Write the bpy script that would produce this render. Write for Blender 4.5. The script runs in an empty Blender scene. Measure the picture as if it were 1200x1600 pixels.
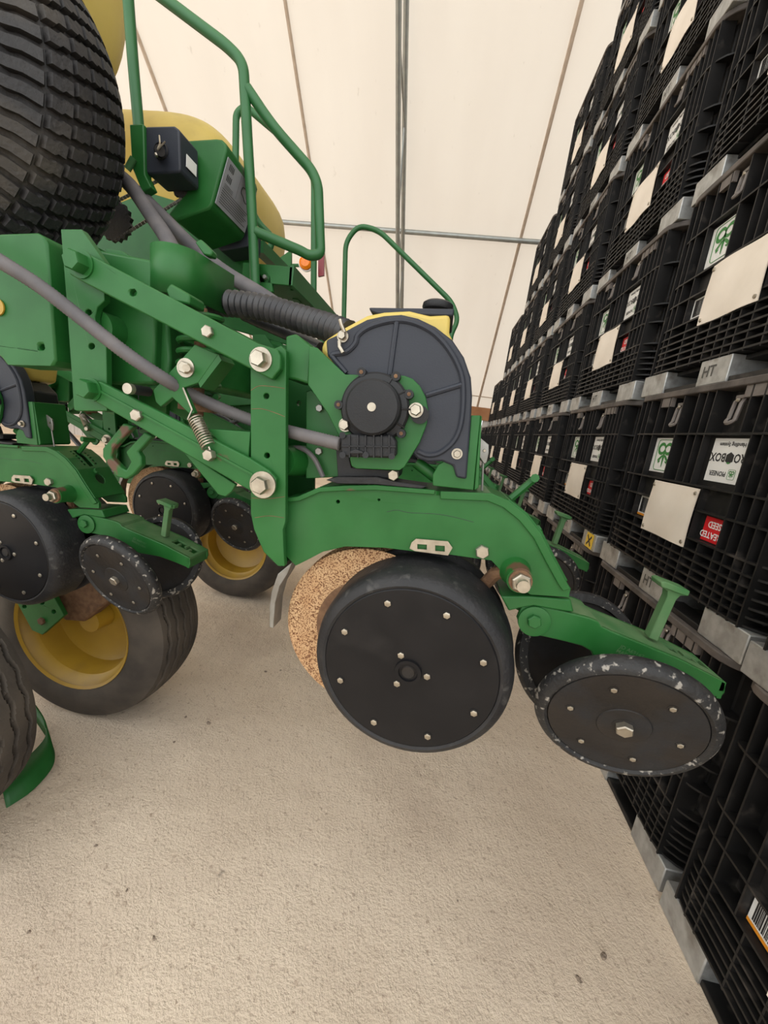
import bpy, bmesh, math, random
from mathutils import Vector, Matrix
from mathutils.geometry import tessellate_polygon
random.seed(7)
SC = bpy.context.scene
COL = SC.collection
# ------------------------------------------------------------------ camera
F, CAMH = 620.0, 1.46            # focal length in pixels of the 1200x1600 frame, camera height in metres
AX = Vector((0.98130479, 0.15638658, -0.1121791))     # world axes seen from the camera (right, down, forward)
AY = Vector((0.14109079, -0.18812105, 0.97195877))
AZ = Vector((0.13089806, -0.96961524, -0.2066688))
CAM = Vector((0, 0, CAMH))
def ray(px, py):
    c = Vector((px - 600, py - 800, F)); return Vector((AX.dot(c), AY.dot(c), AZ.dot(c)))
def P(px, py, Y):                # the point of the upright plane y = Y that a pixel looks at
    r = ray(px, py); return CAM + r * (Y / r.y)
def PXm(px, py, Y):              # metres per pixel there
    return Y / ray(px, py).y
def PG(px, py, Z=0.0):
    r = ray(px, py); return CAM + r * ((Z - CAMH) / r.z)
cd = bpy.data.cameras.new('camera'); cam = bpy.data.objects.new('camera', cd); COL.objects.link(cam)
cd.sensor_fit = 'HORIZONTAL'; cd.sensor_width = 36; cd.lens = F / 1200 * 36; cd.clip_start = .02
rt = Vector((AX.x, AY.x, AZ.x)); dn = Vector((AX.y, AY.y, AZ.y)); fw = Vector((AX.z, AY.z, AZ.z))
M = Matrix((rt, -dn, -fw)).transposed().to_4x4(); M.translation = CAM
cam.matrix_world = M
SC.camera = cam
# ------------------------------------------------------------------ light: overcast sky outside a white fabric building
w = bpy.data.worlds.new('overcast_sky'); SC.world = w; w.use_nodes = True
w.node_tree.nodes['Background'].inputs[0].default_value = (.985, 1.0, 1.0, 1)
w.node_tree.nodes['Background'].inputs[1].default_value = 2.1
SC.view_settings.view_transform = 'Standard'; SC.view_settings.look = 'None'
SC.view_settings.exposure = 0.22; SC.view_settings.gamma = 1.0
try: SC.view_settings.use_curve_mapping = False
except Exception: pass
SC.cycles.max_bounces = 8; SC.cycles.diffuse_bounces = 5; SC.cycles.transmission_bounces = 6
# ------------------------------------------------------------------ materials
MATS = {}
def mat(name, c1, c2=None, rough=.5, metal=0., scale=8., bump=0., bscale=60., detail=6., lo=.35, hi=.65, coat=0., c3=None, s3=3., t3=(.55, .7), spec=.5):
    m = bpy.data.materials.new(name); m.use_nodes = True; nt = m.node_tree; N = nt.nodes; L = nt.links
    b = N['Principled BSDF']; b.inputs['Roughness'].default_value = rough; b.inputs['Metallic'].default_value = metal
    b.inputs['Coat Weight'].default_value = coat; b.inputs['Coat Roughness'].default_value = .25; b.inputs['Specular IOR Level'].default_value = spec
    tc = N.new('ShaderNodeTexCoord')
    def noise(sc, det):
        n = N.new('ShaderNodeTexNoise'); n.inputs['Scale'].default_value = sc; n.inputs['Detail'].default_value = det
        L.new(tc.outputs['Object'], n.inputs['Vector']); return n
    def ramp(n, a, z):
        r = N.new('ShaderNodeMapRange'); r.inputs[1].default_value = a; r.inputs[2].default_value = z; L.new(n.outputs['Fac'], r.inputs[0]); return r
    def mixc(f, a, z):
        x = N.new('ShaderNodeMix'); x.data_type = 'RGBA'; L.new(f.outputs[0], x.inputs[0])
        if isinstance(a, tuple): x.inputs[6].default_value = (*a, 1)
        else: L.new(a, x.inputs[6])
        x.inputs[7].default_value = (*z, 1); return x.outputs[2]
    b.inputs['Base Color'].default_value = (*c1, 1)
    if c2:
        o = mixc(ramp(noise(scale, detail), lo, hi), c1, c2)
        if c3: o = mixc(ramp(noise(s3, 8), *t3), o, c3)
        L.new(o, b.inputs['Base Color'])
    if bump:
        bn = N.new('ShaderNodeBump'); bn.inputs['Strength'].default_value = bump; bn.inputs['Distance'].default_value = .004
        n = noise(bscale, 5); L.new(n.outputs['Fac'], bn.inputs['Height']); L.new(bn.outputs['Normal'], b.inputs['Normal'])
    MATS[name] = m; return m
mat('green', (.010, .092, .015), (.016, .112, .022), rough=.45, scale=14, spec=.35, c3=(.030, .125, .036), s3=5, t3=(.55, .85))
mat('green_worn', (.010, .092, .015), (.016, .112, .022), rough=.5, spec=.35, scale=14, c3=(.10, .05, .03), s3=9, t3=(.63, .66))
mat('green_dusty', (.03, .125, .032), (.10, .175, .075), rough=.75, scale=9)
mat('green_rail', (.013, .10, .022), (.02, .118, .03), rough=.5, scale=9)
mat('black_plastic', (.009, .0095, .011), (.015, .0155, .017), rough=.5, spec=.35, scale=10, bump=.15, bscale=400)
mat('cover_plastic', (.020, .023, .032), (.026, .03, .04), rough=.5, spec=.35, scale=6, bump=.1, bscale=300)
mat('wheel_plastic', (.0055, .0055, .0065), (.0085, .0082, .009), rough=.42, spec=.25, scale=12, c3=(.022, .0205, .02), s3=9, t3=(.58, .9))
mat('rubber', (.009, .009, .0105), (.018, .0175, .018), rough=.55, spec=.4, scale=18, bump=.35, bscale=120, c3=(.05, .048, .045), s3=45, t3=(.60, .72))
mat('rubber_chipped', (.010, .010, .011), (.02, .0195, .019), rough=.55, spec=.4, scale=18, bump=.6, bscale=90, c3=(.26, .24, .21), s3=70, t3=(.58, .65))
mat('wheel_dirty', (.011, .009, .0078), (.024, .019, .015), rough=.6, spec=.3, scale=7, bump=.4, bscale=70, c3=(.017, .017, .018), s3=8, t3=(.5, .62))
mat('tyre', (.046, .039, .033), (.088, .073, .058), rough=.8, spec=.25, scale=5, bump=.3, bscale=90, c3=(.12, .10, .075), s3=3, t3=(.5, .75))
mat('turf_tyre', (.016, .0155, .017), (.032, .03, .029), rough=.6, spec=.4, scale=7, bump=.5, bscale=110, c3=(.085, .07, .05), s3=3.2, t3=(.52, .75))
mat('steel', (.47, .43, .35), (.34, .30, .24), rough=.38, metal=.85, scale=40)
mat('grey_steel', (.30, .30, .28), (.22, .21, .19), rough=.45, metal=.7, scale=30)
mat('zinc', (.48, .49, .48), (.36, .36, .35), rough=.48, metal=.65, scale=25, c3=(.26, .25, .23), s3=18, t3=(.5, .7))
mat('alu_plate', (.88, .80, .70), (.78, .70, .60), rough=.42, metal=.15, scale=5, bump=.6, bscale=7)
mat('rust_disc', (.46, .27, .13), (.55, .36, .19), rough=.85, scale=30, c3=(.13, .045, .015), s3=330, t3=(.47, .60), bump=.5, bscale=260)
mat('rusty', (.20, .11, .055), (.12, .06, .03), rough=.85, scale=40, bump=.6, bscale=150)
mat('hose_grey', (.085, .08, .085), (.12, .11, .11), rough=.65, scale=20)
mat('hose_black', (.022, .022, .025), (.045, .044, .046), rough=.42, scale=30)
mat('yellow', (.50, .37, .075), (.56, .43, .11), rough=.5, scale=3, c3=(.42, .31, .07), s3=6, t3=(.5, .8))
mat('yellow_rim', (.40, .24, .022), (.33, .19, .018), rough=.45, scale=6, c3=(.22, .13, .04), s3=5, t3=(.5, .8))
mat('crate', (.007, .0067, .0066), (.014, .013, .0125), rough=.5, spec=.3, scale=9, c3=(.06, .052, .046), s3=14, t3=(.60, .78))
mat('crate_rim', (.055, .047, .042), (.12, .10, .088), rough=.7, scale=12, bump=.2, bscale=70)
mat('tab', (.17, .15, .135), (.12, .10, .09), rough=.6, scale=20)
mat('label_white', (.78, .77, .74), (.72, .71, .68), rough=.45, scale=6)
mat('ink_black', (.015, .015, .016), rough=.5)
mat('stamp', (.07, .068, .062), rough=.6)
mat('ink_green', (.03, .20, .035), rough=.5)
mat('ink_red', (.62, .012, .018), rough=.45)
mat('ink_orange', (.75, .28, .02), rough=.45)
mat('ink_white', (.8, .78, .76), rough=.5)
mat('tag_yellow', (.72, .48, .03), rough=.5)
mat('decal_grey', (.30, .30, .32), (.25, .25, .27), rough=.45, scale=10)
mat('amber', (.85, .22, .005), (.75, .16, .004), rough=.25, scale=30)
mat('reflector_red', (.22, .02, .03), rough=.35)
mat('timber', (.36, .17, .075), (.28, .12, .05), rough=.8, scale=4)
mat('wall_sheet', (.55, .52, .48), (.48, .45, .42), rough=.6, scale=2)
mat('pipe', (.36, .38, .36), (.30, .31, .30), rough=.4, metal=.6, scale=8)
mat('seam', (.50, .40, .31), (.42, .33, .25), rough=.8, scale=12)
mat('clod', (.30, .23, .17), (.17, .13, .10), rough=.95, scale=60, bump=.8, bscale=200)
def fabric_mat():
    m = bpy.data.materials.new('fabric'); m.use_nodes = True; nt = m.node_tree; N = nt.nodes; L = nt.links
    N.remove(N['Principled BSDF']); out = N['Material Output']
    tc = N.new('ShaderNodeTexCoord'); mp = N.new('ShaderNodeMapping'); L.new(tc.outputs['Object'], mp.inputs[0]); mp.inputs['Scale'].default_value = (1.6, .35, .35)
    n = N.new('ShaderNodeTexNoise'); n.inputs['Scale'].default_value = 1.5; n.inputs['Detail'].default_value = 9; L.new(mp.outputs[0], n.inputs['Vector'])
    r = N.new('ShaderNodeMapRange'); r.inputs[1].default_value = .3; r.inputs[2].default_value = .7; L.new(n.outputs['Fac'], r.inputs[0])
    x = N.new('ShaderNodeMix'); x.data_type = 'RGBA'; L.new(r.outputs[0], x.inputs[0]); x.inputs[6].default_value = (.255, .224, .188, 1); x.inputs[7].default_value = (.235, .204, .17, 1)
    # small dirt specks
    mp2 = N.new('ShaderNodeMapping'); L.new(tc.outputs['Object'], mp2.inputs[0]); mp2.inputs['Scale'].default_value = (1, .5, .5)
    n2 = N.new('ShaderNodeTexNoise'); n2.inputs['Scale'].default_value = 14; n2.inputs['Detail'].default_value = 3; L.new(mp2.outputs[0], n2.inputs['Vector'])
    r2 = N.new('ShaderNodeMapRange'); r2.inputs[1].default_value = .70; r2.inputs[2].default_value = .76; L.new(n2.outputs['Fac'], r2.inputs[0])
    x2 = N.new('ShaderNodeMix'); x2.data_type = 'RGBA'; L.new(r2.outputs[0], x2.inputs[0]); L.new(x.outputs[2], x2.inputs[6]); x2.inputs[7].default_value = (.18, .152, .123, 1)
    t = N.new('ShaderNodeBsdfTranslucent'); d = N.new('ShaderNodeBsdfDiffuse'); d.inputs[0].default_value = (.38, .35, .31, 1); L.new(x2.outputs[2], t.inputs[0])
    a = N.new('ShaderNodeAddShader'); L.new(t.outputs[0], a.inputs[0]); L.new(d.outputs[0], a.inputs[1]); L.new(a.outputs[0], out.inputs[0])
    MATS['fabric'] = m
fabric_mat()
def floor_mat():
    m = bpy.data.materials.new('dirt_floor'); m.use_nodes = True; nt = m.node_tree; N = nt.nodes; L = nt.links
    b = N['Principled BSDF']; b.inputs['Roughness'].default_value = .95; b.inputs['Specular IOR Level'].default_value = .15
    tc = N.new('ShaderNodeTexCoord')
    def noise(sc, det, rough=.5, stretch=None):
        n = N.new('ShaderNodeTexNoise'); n.inputs['Scale'].default_value = sc; n.inputs['Detail'].default_value = det; n.inputs['Roughness'].default_value = rough
        if stretch:
            mp = N.new('ShaderNodeMapping'); mp.inputs['Scale'].default_value = stretch; mp.inputs['Rotation'].default_value = (0, 0, .6); L.new(tc.outputs['Object'], mp.inputs[0]); L.new(mp.outputs[0], n.inputs['Vector'])
        else: L.new(tc.outputs['Object'], n.inputs['Vector'])
        return n
    def mr(n, a, z, to=(0, 1)):
        r = N.new('ShaderNodeMapRange'); r.inputs[1].default_value = a; r.inputs[2].default_value = z; r.inputs[3].default_value = to[0]; r.inputs[4].default_value = to[1]
        L.new(n.outputs[0], r.inputs[0]); return r
    def mix(f, a, z):
        x = N.new('ShaderNodeMix'); x.data_type = 'RGBA'; L.new(f.outputs[0], x.inputs[0])
        if isinstance(a, tuple): x.inputs[6].default_value = (*a, 1)
        else: L.new(a, x.inputs[6])
        x.inputs[7].default_value = (*z, 1); return x.outputs[2]
    c = mix(mr(noise(2.2, 8), .35, .65), (.78, .645, .50), (.70, .57, .435))
    c = mix(mr(noise(1.1, 6), .52, .72), c, (.61, .49, .38))
    c = mix(mr(noise(55, 4), .60, .70), c, (.53, .405, .30))
    c = mix(mr(noise(9, 6), .70, .76), c, (.35, .275, .21))
    L.new(c, b.inputs['Base Color'])
    h = None
    for n, k in ((noise(7, 6, .55), .5), (noise(26, 8, .65, (1, .45, 1)), .32), (noise(110, 6, .65), .22), (noise(4.5, 5, .5, (1, .12, 1)), .5)):
        mlt = N.new('ShaderNodeMath'); mlt.operation = 'MULTIPLY'; mlt.inputs[1].default_value = k; L.new(n.outputs['Fac'], mlt.inputs[0])
        if h is None: h = mlt
        else:
            ad = N.new('ShaderNodeMath'); ad.operation = 'ADD'; L.new(h.outputs[0], ad.inputs[0]); L.new(mlt.outputs[0], ad.inputs[1]); h = ad
    bn = N.new('ShaderNodeBump'); bn.inputs['Strength'].default_value = 1.0; bn.inputs['Distance'].default_value = .035
    L.new(h.outputs[0], bn.inputs['Height']); L.new(bn.outputs['Normal'], b.inputs['Normal'])
    MATS['dirt_floor'] = m
floor_mat()
# ------------------------------------------------------------------ mesh helpers
ORG = {}
def org(o): return ORG.get(o.name, Vector((0, 0, 0))) if o else Vector((0, 0, 0))
def tag(o, label=None, cat=None, group=None, kind=None):
    if label: o['label'] = label
    if cat: o['category'] = cat
    if group: o['group'] = group
    if kind: o['kind'] = kind
    return o
def empty(name, loc, label, cat, group=None):
    o = bpy.data.objects.new(name, None); COL.objects.link(o); o.location = loc; o.empty_display_size = .1
    ORG[o.name] = Vector(loc); return tag(o, label, cat, group)
def catmull(pts, n=8):
    pts = [Vector(p) for p in pts]; out = []
    q = [pts[0] * 2 - pts[1]] + pts + [pts[-1] * 2 - pts[-2]]
    for i in range(1, len(q) - 2):
        a, b, c, d = q[i - 1:i + 3]
        for k in range(n):
            t = k / n
            out.append(.5 * ((2 * b) + (c - a) * t + (2 * a - 5 * b + 4 * c - d) * t * t + (3 * b - a - 3 * c + d) * t ** 3))
    out.append(pts[-1]); return out
def fillet(pts, r, n=5):
    """Polyline with rounded corners."""
    pts = [Vector(p) for p in pts]; out = [pts[0]]
    for i in range(1, len(pts) - 1):
        a, b, c = pts[i - 1], pts[i], pts[i + 1]
        u = (a - b); v = (c - b); d = min(r, u.length * .45, v.length * .45)
        s, e = b + u.normalized() * d, b + v.normalized() * d
        for k in range(n + 1):
            t = k / n; out.append(s * (1 - t) ** 2 + b * 2 * t * (1 - t) + e * t * t)
    out.append(pts[-1]); return out
class MB:
    def __init__(s): s.v = []; s.f = []
    def add(s, vs, fs):
        o = len(s.v); s.v += [Vector(x) for x in vs]; s.f += [tuple(o + i for i in f) for f in fs]; return s
    def prism(s, front, off, holes=()):
        """Polygon (list of 3D points) with holes, extruded by the vector off."""
        off = Vector(off); loops = [list(map(Vector, front))] + [list(map(Vector, h)) for h in holes]
        flat = [p for l in loops for p in l]; n = len(flat)
        if holes: tris = [tuple(t) for t in tessellate_polygon(loops)]
        else: tris = [tuple(range(n))]
        fs = list(tris) + [tuple(n + i for i in reversed(t)) for t in tris]; k = 0
        for l in loops:
            m = len(l)
            for i in range(m):
                a, b = k + i, k + (i + 1) % m; fs.append((b, a, n + a, n + b))
            k += m
        return s.add(flat + [p + off for p in flat], fs)
    def box(s, lo, hi):
        x0, y0, z0 = lo; x1, y1, z1 = hi
        return s.add([(x0, y0, z0), (x1, y0, z0), (x1, y1, z0), (x0, y1, z0), (x0, y0, z1), (x1, y0, z1), (x1, y1, z1), (x0, y1, z1)],
                     [(0, 3, 2, 1), (4, 5, 6, 7), (0, 1, 5, 4), (1, 2, 6, 5), (2, 3, 7, 6), (3, 0, 4, 7)])
    def lathe(s, c, n, prof, seg=32, sector=None, cap=False):
        """Profile [(r, h)] turned about the axis through c along n."""
        c = Vector(c); n = Vector(n).normalized(); u = n.orthogonal().normalized(); w_ = n.cross(u)
        o = len(s.v); m = len(prof)
        for k in range(seg):
            a = 2 * math.pi * k / seg; d = u * math.cos(a) + w_ * math.sin(a)
            for r, h in prof: s.v.append(c + d * r + n * h)
        for k in range(seg):
            k2 = (k + 1) % seg
            for i in range(m - 1):
                s.f.append((o + k * m + i, o + k2 * m + i, o + k2 * m + i + 1, o + k * m + i + 1))
        if cap:
            s.f.append(tuple(o + k * m for k in range(seg))); s.f.append(tuple(o + k * m + m - 1 for k in reversed(range(seg))))
        return s
    def cyl(s, a, b, r, seg=16, r2=None):
        a = Vector(a); b = Vector(b); h = (b - a).length
        return s.lathe(a, b - a, [(r, 0), (r if r2 is None else r2, h)], seg, cap=True)
    def tube(s, path, r, seg=10, rf=None, closed=False):
        path = [Vector(p) for p in path]; n = len(path); o = len(s.v); up = None
        for i, p in enumerate(path):
            if closed: t = path[(i + 1) % n] - path[i - 1]
            else: t = path[min(i + 1, n - 1)] - path[max(i - 1, 0)]
            t.normalize()
            if up is None: up = t.orthogonal().normalized()
            up = (up - t * up.dot(t)); up = up.normalized() if up.length > 1e-6 else t.orthogonal().normalized()
            w_ = t.cross(up); rr = rf(i, n) if rf else r
            for k in range(seg):
                a = 2 * math.pi * k / seg; s.v.append(p + (up * math.cos(a) + w_ * math.sin(a)) * rr)
        for i in range(n if closed else n - 1):
            j = (i + 1) % n
            for k in range(seg):
                k2 = (k + 1) % seg; s.f.append((o + i * seg + k, o + i * seg + k2, o + j * seg + k2, o + j * seg + k))
        if not closed:
            s.f.append(tuple(o + k for k in reversed(range(seg)))); s.f.append(tuple(o + (n - 1) * seg + k for k in range(seg)))
        return s
    def hexbolt(s, c, n, r, h, washer=0., wh=.003):
        c = Vector(c); n = Vector(n).normalized()
        if washer: s.lathe(c, n, [(0.0005, 0), (washer, 0), (washer, wh), (0.0005, wh)], 24); c = c + n * wh
        s.lathe(c, n, [(r * .999, 0), (r, h * .82), (r * .86, h), (0.0003, h)], 6); return s
    def ball(s, c, r, seg=12, sq=(1, 1, 1), e=1.0):
        c = Vector(c); o = len(s.v); m = seg // 2
        def pw(x): return math.copysign(abs(x) ** e, x)
        for i in range(m + 1):
            th = math.pi * i / m
            for k in range(seg):
                a = 2 * math.pi * k / seg
                s.v.append(c + Vector((pw(math.sin(th)) * pw(math.cos(a)) * r * sq[0], pw(math.sin(th)) * pw(math.sin(a)) * r * sq[1], pw(math.cos(th)) * r * sq[2])))
        for i in range(m):
            for k in range(seg):
                k2 = (k + 1) % seg; s.f.append((o + i * seg + k, o + (i + 1) * seg + k, o + (i + 1) * seg + k2, o + i * seg + k2))
        return s
    def build(s, name, m, parent=None, bevel=0., ang=35, local=None, recalc=True, merge=True):
        base = org(parent) if local is None else Vector(local)
        me = bpy.data.meshes.new(name); bm = bmesh.new()
        vs = [bm.verts.new(p - base) for p in s.v]
        for f in s.f:
            if len(set(f)) < 3: continue
            try: bm.faces.new([vs[i] for i in f])
            except ValueError: pass
        if merge: bmesh.ops.remove_doubles(bm, verts=bm.verts, dist=1e-5)
        if recalc: bmesh.ops.recalc_face_normals(bm, faces=bm.faces)
        bm.to_mesh(me); bm.free()
        me.materials.append(MATS[m]); me.polygons.foreach_set('use_smooth', [True] * len(me.polygons)); me.set_sharp_from_angle(angle=math.radians(ang))
        o = bpy.data.objects.new(name, me); COL.objects.link(o)
        if parent: o.parent = parent; ORG[o.name] = org(parent)
        elif local is not None: o.location = base; ORG[o.name] = base
        if bevel:
            b = o.modifiers.new('bevel', 'BEVEL'); b.width = bevel; b.segments = 2; b.limit_method = 'ANGLE'; b.angle_limit = math.radians(40)
        return o
def struct(mb, name, m, **k): return tag(mb.build(name, m, **k), kind='structure')
def copy_tree(o, parent=None):
    c = o.copy(); COL.objects.link(c); c.parent = parent
    for ch in list(o.children): copy_tree(ch, c)
    return c
def PP(pts, Y): return [P(x, y, Y) for x, y in pts]
def ring(px, py, rpx, Y, n=14): return [P(px + rpx * math.cos(2 * math.pi * k / n), py + rpx * math.sin(2 * math.pi * k / n), Y) for k in range(n)]
def plate(name, pts, Y, t, m, parent, holes=(), bevel=.0015):
    return MB().prism(PP(pts, Y), (0, t, 0), [ring(*h, Y) for h in holes]).build(name, m, parent, bevel)
NY = Vector((0, -1, 0))
def bolt(parent, px, py, Y, rpx, m='steel', h=.012, washer=0, name='bolt', wh=.003):
    k = PXm(px, py, Y); return MB().hexbolt(P(px, py, Y), NY, rpx * k, h, washer * k, wh).build(name, m, parent)

# ------------------------------------------------------------------ the setting
fl = MB().add([(-16, -14, 0), (14, -14, 0), (14, 11, 0), (-16, 11, 0)], [(0, 1, 2, 3)]); struct(fl, 'floor', 'dirt_floor')
RS, RY, RZ = .818, 11.0, 2.3                        # roof slope, foot of the roof
def roofp(x, y, d=0.0):                             # d = distance below the fabric
    n = Vector((0, RS, 1)).normalized(); return Vector((x, y, RZ + RS * (RY - y))) - n * d
TOPY = -2.0
rf = MB().add([roofp(-16, RY), roofp(14, RY), roofp(14, TOPY), roofp(-16, TOPY)], [(0, 1, 2, 3)])
struct(rf, 'ceiling', 'fabric')
ztop = roofp(0, TOPY).z
for nm, xx in (('wall_left', -16), ('wall_right', 14)):
    struct(MB().add([(xx, RY, 0), (xx, RY, RZ), (xx, TOPY, ztop), (xx, TOPY, 0)], [(0, 1, 2, 3)]), nm, 'fabric')
wl = empty('wall_back', (0, RY, 0), None, None); tag(wl, kind='structure')
for k in range(60):                                 # ribbed steel sheets, each its own piece
    x = -16 + k * .5
    MB().prism([(x, RY, 0), (x, RY, 1.98), (x + .49, RY, 1.98), (x + .49, RY, 0)], (0, .03, 0)).box((x + .1, RY - .02, 0), (x + .16, RY, 1.98)).box((x + .33, RY - .02, 0), (x + .39, RY, 1.98)).build('panel', 'wall_sheet', wl)
struct(MB().box((-16, RY - .06, 1.98), (14, RY + .05, 2.3)), 'trim_1', 'timber')
struct(MB().cyl(roofp(-16, RY - .32, .03), roofp(14, RY - .32, .03), .012, 6), 'trim_2', 'seam')
for i, sx in enumerate((-8.2, -5.0, -2.775, .80)):
    struct(MB().tube([roofp(sx, y, .02) for y in (RY, 6, 0)], .026, 6), f'trim_{i + 3}', 'seam')
for i, tx in enumerate((-7.5, -1.225, 5.0)):
    t = empty('roof_truss', roofp(tx, RY, 0), 'grey steel lattice roof truss rising past the ' + ('red reflector' if i == 1 else 'crate stacks' if i == 2 else 'yellow tanks'), 'truss', 'roof trusses')
    MB().tube([roofp(tx, y, .10) for y in (RY - .1, 5, TOPY)], .036, 10).build('chord', 'pipe', t)
    MB().tube([roofp(tx, y, .62) for y in (RY - .1, 5, TOPY)], .036, 10).build('chord', 'pipe', t)
    yy = RY - .3; k = 0
    while yy > TOPY + 1:
        MB().cyl(roofp(tx, yy, .10 if k % 2 else .62), roofp(tx, yy - .8, .62 if k % 2 else .10), .016, 8).build('web_bar', 'pipe', t); yy -= .8; k += 1
pr = MB().cyl(roofp(-16, 7.82, .06), roofp(14, 7.82, .06), .04, 12).build('purlin', 'pipe'); tag(pr, 'long horizontal grey steel pipe tying the roof trusses under the white fabric', 'purlin')

# ------------------------------------------------------------------ seed crates
CW, CD, CH, CR = 1.12, 1.38, .895, .11             # width along y, depth along x, height, corner radius
def rrect(inset, r):
    x, y = CD / 2 - inset, CW / 2 - inset; out = []
    for cx, cy, a0 in ((x - r, y - r, 0), (-x + r, y - r, 90), (-x + r, -y + r, 180), (x - r, -y + r, 270)):
        for k in range(6):
            a = math.radians(a0 + 18 * k); out.append((cx + r * math.cos(a), cy + r * math.sin(a)))
    return out
def ringslab(mb, z0, z1, ins_out, ins_in, r):
    a = rrect(ins_out, r); b = rrect(ins_in, max(.02, r - (ins_in - ins_out))); n = len(a); vs = []
    for z in (z0, z1):
        vs += [(x, y, z) for x, y in a] + [(x, y, z) for x, y in b]
    fs = []
    for i in range(n):
        j = (i + 1) % n
        fs += [(i, j, 2 * n + j, 2 * n + i), (n + j, n + i, 3 * n + i, 3 * n + j), (j, i, n + i, n + j), (2 * n + i, 2 * n + j, 3 * n + j, 3 * n + i)]
    mb.add(vs, fs)
def slab(mb, z0, z1, ins, r):
    a = rrect(ins, r); mb.prism([(x, y, z0) for x, y in a], (0, 0, z1 - z0))
XF = -CD / 2                                        # the printed face looks towards -x
SH = -.02                                           # the print sits this far off the middle
RD = .058                                           # depth of the moulded ribs
def text_mesh(body, size, m):
    cu = bpy.data.curves.new('lettering', 'FONT'); cu.body = body; cu.size = size; cu.align_x = 'CENTER'; cu.align_y = 'CENTER'; cu.resolution_u = 2; cu.offset = size * .022
    ob = bpy.data.objects.new('lettering', cu); COL.objects.link(ob); bpy.context.view_layer.update()
    me = bpy.data.meshes.new_from_object(ob.evaluated_get(bpy.context.evaluated_depsgraph_get())); vs = [v.co.copy() for v in me.vertices]; fs = [tuple(p.vertices) for p in me.polygons]
    bpy.data.objects.remove(ob); return vs, fs
def face_text(parent, body, size, y, z, x, m='ink_black', bold=1.0, name='lettering', wx=1.0, turn=True):
    vs, fs = text_mesh(body, size, m); s = 1 if turn else -1
    mb = MB().add([(x, y + SH + s * v.x * wx, z - s * v.y) for v in vs], fs); return mb.build(name, m, parent, recalc=False, merge=False)
def flat(mb, x, pts, d=.0008):                      # thin printed patch on the face, pts in (y, z)
    return mb.prism([(x, y + SH, z) for y, z in pts], (d, 0, 0))
def emblem(mb, x, cy, cz, k):
    """Two crossing loops over a pointed sprig."""
    def stroke(path, w_):
        path = [Vector((p[0], p[1])) for p in path]; L_, R_ = [], []
        for i, p in enumerate(path):
            t = (path[min(i + 1, len(path) - 1)] - path[max(i - 1, 0)]).normalized(); nn = Vector((-t.y, t.x)); ww = w_ * (.35 + .65 * math.sin(math.pi * min(1, max(0, i / (len(path) - 1)))) ** .5)
            L_.append(p + nn * ww); R_.append(p - nn * ww)
        n = len(path)
        mb.add([(x, cy + SH - q.x * k, cz + q.y * k) for q in L_ + R_], [(i, i + 1, n + i + 1, n + i) for i in range(n - 1)])
    for s in (-1, 1):
        stroke([(s * (.5 - .5 * math.cos(a) * 1.0) * 1.0 + s * 0, .45 + .42 * math.sin(a) * (1)) for a in [2 * math.pi * i / 22 for i in range(23)]], .15)
        stroke([(s * .02, -.15), (s * .25, -.2), (s * .55, -.45), (s * .72, -.55), (s * .62, -.75), (s * .4, -.65)], .13)
    stroke([(0, .45), (0, .1), (0, -.4), (0, -1.15)], .15)
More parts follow.
